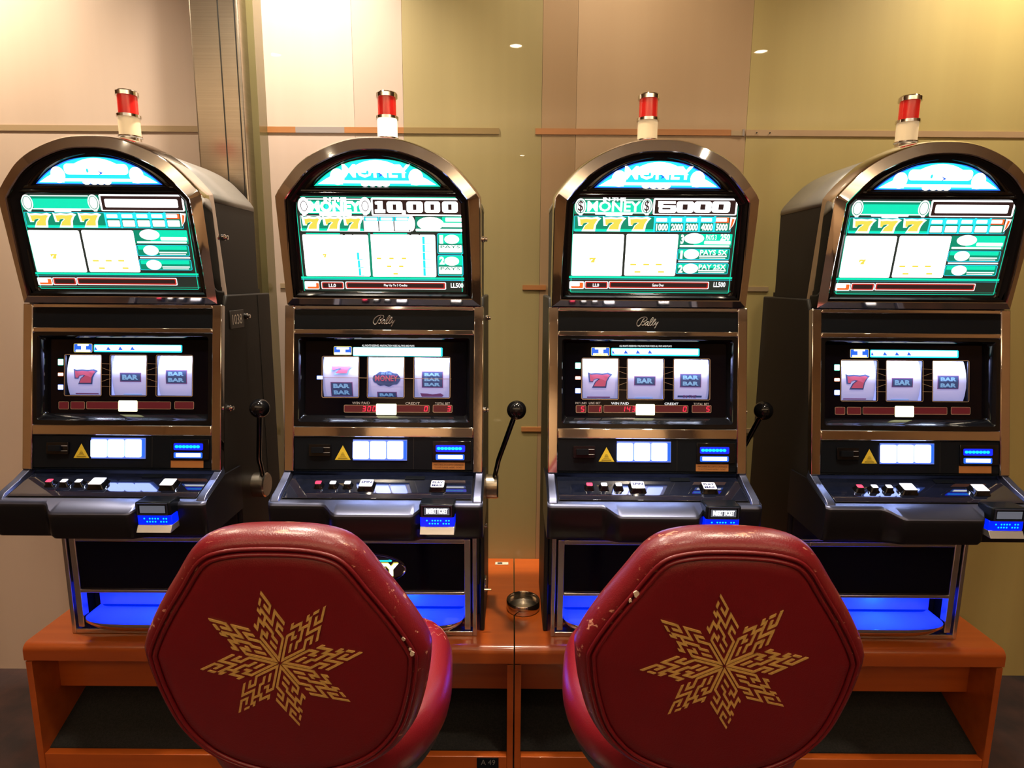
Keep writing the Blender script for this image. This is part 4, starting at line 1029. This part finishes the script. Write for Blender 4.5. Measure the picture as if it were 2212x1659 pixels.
# ------------------------------------------------------------------ chairs
ARM = ["111111110000",
       "100000010101",
       "101010010101",
       "101010011101",
       "101011000001",
       "100001011111",
       "101101010000",
       "101001010111",
       "111011110101",
       "000010010101",
       "011110110001",
       "010000101101"]
def chair(x, label, wear_seed, rz=0.0, dz=0.0):
    r = empty('casino_chair', (x, 1.05, 0), label, 'chair', 'red leather casino chairs')
    r.rotation_euler = (0, 0, rz)
    off = Vector((0, 1.05, 0))
    lean = math.radians(8)
    P0 = Vector((0, .852, .942 + dz)); V = Vector((0, -math.sin(lean), math.cos(lean))); N = Vector((0, -math.cos(lean), -math.sin(lean)))  # N towards the viewer
    at = lambda u, v, n: P0 + Vector((u * .965, 0, 0)) + V * v * .96 + N * n
    half = [(0, .212), (.070, .207), (.118, .186), (.158, .130), (.196, .070), (.222, .018), (.226, -.012), (.216, -.080), (.192, -.155), (.145, -.215), (.075, -.252), (0, -.262)]
    ctrl = half + [(-u, v) for u, v in half[::-1][1:-1]]
    outl = [tuple(p) for p in smooth_curve(ctrl, 5)]
    outl = outl[::-1]   # ccw
    def inset(d): return offset_poly(outl, d)
    dome = lambda u, v: .012 * max(0, 1 - (u / .2) ** 2 - (v / .22) ** 2)
    # rim cushion: rounded sweep from the back panel to the front
    b = MB(); L = []
    for d, n in ((.030, .002), (.026, .000), (.022, .003), (.012, .000), (.004, -.010), (.0, -.020), (.0, -.034), (.004, -.046), (.013, -.056), (.030, -.063), (.060, -.067), (.10, -.068)):
        L.append([at(u, v, n) for u, v in inset(d)])
    b.loft(L, LEATHERW, cap0=False, cap1=True)
    back = b.build('backrest', r, offset=off, angle=80, label='thick rounded red leather backrest, worn pale along the top')
    # back panel (domed)
    b = MB(); L = []
    c0 = inset(.030)
    for k in (1.0, .97, .9, .75, .5, .25, .02):
        L.append([at(u * k, v * k, (.002 + (.004 if k < 1 else 0)) + .010 * (1 - k * k)) for u, v in c0])
    b.loft(L, LEATHER, cap0=False, cap1=True); b.build('back_panel', back, offset=off, angle=80, label='smooth dark red back panel')
    dm = lambda u, v: .006 + .010 * (1 - min(1, (u / .19) ** 2 + (v / .2) ** 2))
    b = MB(); b.tube([at(u, v, .005) for u, v in inset(.0285)], .0034, LEATHER, 8, closed=True); b.build('piping', back, offset=off, angle=80)
    b = MB(); b.tube([at(u, v, .003) for u, v in inset(.020)], .0030, LEATHER, 8, closed=True); b.build('piping', back, offset=off, angle=80)
    # embroidered star: eight lozenge arms of thread bars
    b = MB(); nG = 12; side = .0685
    for k in range(8):
        a0 = math.radians(7.5 + 45 * k - 22.5); a1 = a0 + math.radians(45)
        e0 = Vector((math.cos(a0), math.sin(a0))); e1 = Vector((math.cos(a1), math.sin(a1)))
        def P(i, j): 
            q = (e0 * i + e1 * j) * side / nG; q = q + (e0 + e1) * .0010
            return q
        used = set()
        def strip(i0, j0, i1, j1):
            g_ = .08
            c4 = [P(i0 + g_, j0 + g_), P(i1 - g_, j0 + g_), P(i1 - g_, j1 - g_), P(i0 + g_, j1 - g_)]
            top = [at(q.x, q.y, dm(q.x, q.y) + .0014) for q in [c.lerp(sum(c4, Vector((0, 0))) / 4, .0) for c in c4]]
            bot = [at(q.x, q.y, dm(q.x, q.y) - .0004) for q in c4]
            cen = sum(top, Vector((0, 0, 0))) / 4
            b.add(bot + top, [(0, 1, 5, 4), (1, 2, 6, 5), (2, 3, 7, 6), (3, 0, 4, 7), (4, 5, 6, 7)], GOLD)
        for j in range(nG):
            i = 0
            while i < nG:
                if ARM[j][i] == '1':
                    e = i
                    while e + 1 < nG and ARM[j][e + 1] == '1': e += 1
                    if e > i: strip(i, j, e + 1, j + 1)
                    elif not ((j > 0 and ARM[j - 1][i] == '1') or (j < nG - 1 and ARM[j + 1][i] == '1')): strip(i, j, i + 1, j + 1)
                    i = e + 1
                else: i += 1
        for i in range(nG):
            j = 0
            while j < nG:
                if ARM[j][i] == '1':
                    e = j
                    while e + 1 < nG and ARM[e + 1][i] == '1': e += 1
                    if e > j: strip(i, j, i + 1, e + 1)
                    j = e + 1
                else: j += 1
    st = b.build('star_embroidery', back, offset=off, smooth=False, label='eight-pointed gold embroidered star of interlaced bars')
    # scuffs: torn spots on the piping
    rnd = random.Random(wear_seed); b = MB(); ins = inset(.022)
    spots = {1: [(0.195, .035), (.197, .018), (.203, .008), (.192, .045)], 2: [(-.150, .120), (-.152, .112)]}[wear_seed]
    for (su, sv) in spots:
        best = min(ins, key=lambda p: (p[0] - su) ** 2 + (p[1] - sv) ** 2); rad = rnd.uniform(.0025, .005)
        ring = [(best[0] + rad * rnd.uniform(.5, 1.2) * math.cos(t), best[1] + rad * 1.2 * rnd.uniform(.5, 1.2) * math.sin(t)) for t in [2 * math.pi * i / 9 for i in range(9)]]
        b.loft([[at(u, v, .0035) for u, v in ring], [at(u, v, .0072) for u, v in ring]], SCUFF)
    b.build('torn_spots', back, offset=off, label='small pale tears along the piping')
    # seat cushion
    sh = [(0, 1.345), (.09, 1.340), (.165, 1.315), (.205, 1.265), (.220, 1.18), (.222, 1.08), (.200, 1.00), (.160, .945), (.10, .915), (0, .905)]
    c2 = sh + [(-u, v) for u, v in sh[::-1][1:-1]]
    so = [tuple(p) for p in smooth_curve(c2, 5)][::-1]
    b = MB(); L = []
    zt = .745 + dz
    for d, z in ((.030, zt - .100), (.014, zt - .094), (.004, zt - .078), (.0, zt - .060), (.0, zt - .040), (.006, zt - .022), (.018, zt - .006), (.034, zt), (.05, zt + .001), (.08, zt - .003), (.13, zt - .012)):
        L.append([Vector((u, v, z)) for u, v in offset_poly(so, d)])
    b.loft(L, LEATHER); b.build('seat', r, offset=off, angle=80, label='thick red leather seat cushion')
    # crack lines in the leather of the seat's edge
    if wear_seed == 1:
        b = MB(); n0 = len(L[0])
        def sp(ii, tt):
            k_ = int(tt); f_ = tt - k_; p = L[k_][ii % n0].lerp(L[min(k_ + 1, len(L) - 1)][ii % n0], f_)
            c_ = Vector((0, 1.12, zt - .06)); return p + (p - c_).normalized() * .0006
        near_i = min(range(n0), key=lambda i_: (L[4][i_].x - .21) ** 2 + (L[4][i_].y - 1.26) ** 2)
        for di, t0, t1, bend in ((0, 5.2, 8.2, 1), (2, 4.2, 6.6, -1), (-2, 5.6, 7.8, 1), (4, 5.0, 7.2, 1), (6, 6.0, 8.6, -1)):
            b.tube([sp(near_i + di + (bend if q_ % 2 else 0), t0 + (t1 - t0) * q_ / 4) for q_ in range(5)], .00035, mat('crack_pale', (.55,.25,.18), .7), 5)
        b.build('leather_cracks', r, offset=off, label='pale cracks in the leather at the seat corner')
    # shell
    b = MB(); L = []
    for d, z in ((.020, zt - .094), (.018, zt - .112), (.034, zt - .135), (.09, zt - .165)):
        L.append([Vector((u, v, z)) for u, v in offset_poly(so, d)])
    b.loft(L, SHELL); b.build('seat_shell', r, offset=off, angle=60, label='dark plastic shell under the seat')
    b = MB(); b.loft([[at(u, v, n) for u, v in ((-.06, -.22), (.06, -.22), (.06, -.12), (-.06, -.12))] for n in (-.066, -.080)], SHELL)
    b.loft([[Vector((sx, .93, zt - .12)) + Vector((0, -.035 * q, .12 * q)) for sx in (-.05, .05)] + [Vector((sx, .945, zt - .12)) + Vector((0, -.035 * q, .12 * q)) for sx in (.05, -.05)] for q in (-.2, 1)], SHELL)
    b.build('back_bracket', r, offset=off)
    b = MB(); b.lathe([(.05, zt - .164), (.05, zt - .18), (.028, zt - .20), (.028, .06), (.06, .045), (.19, .03), (.21, .015), (.21, 0.0)], CHROME, (0, 1.10, 0), 'z', 36); b.build('pedestal', r, offset=off, angle=40)
    b = MB(); b.lathe([(.09, 0), (.10, .01), (.10, .03), (.09, .04)], CHROME, (0, 1.10, .22), 'z', 24); b.build('foot_ring', r, offset=off)
    return r
chair(-.340, 'red leather chair with gold star, before the 10,000 machine, torn at one edge', 1)
chair(.326, 'red leather chair with gold star, in front of the 5000 machine', 2, rz=math.radians(-2.5))
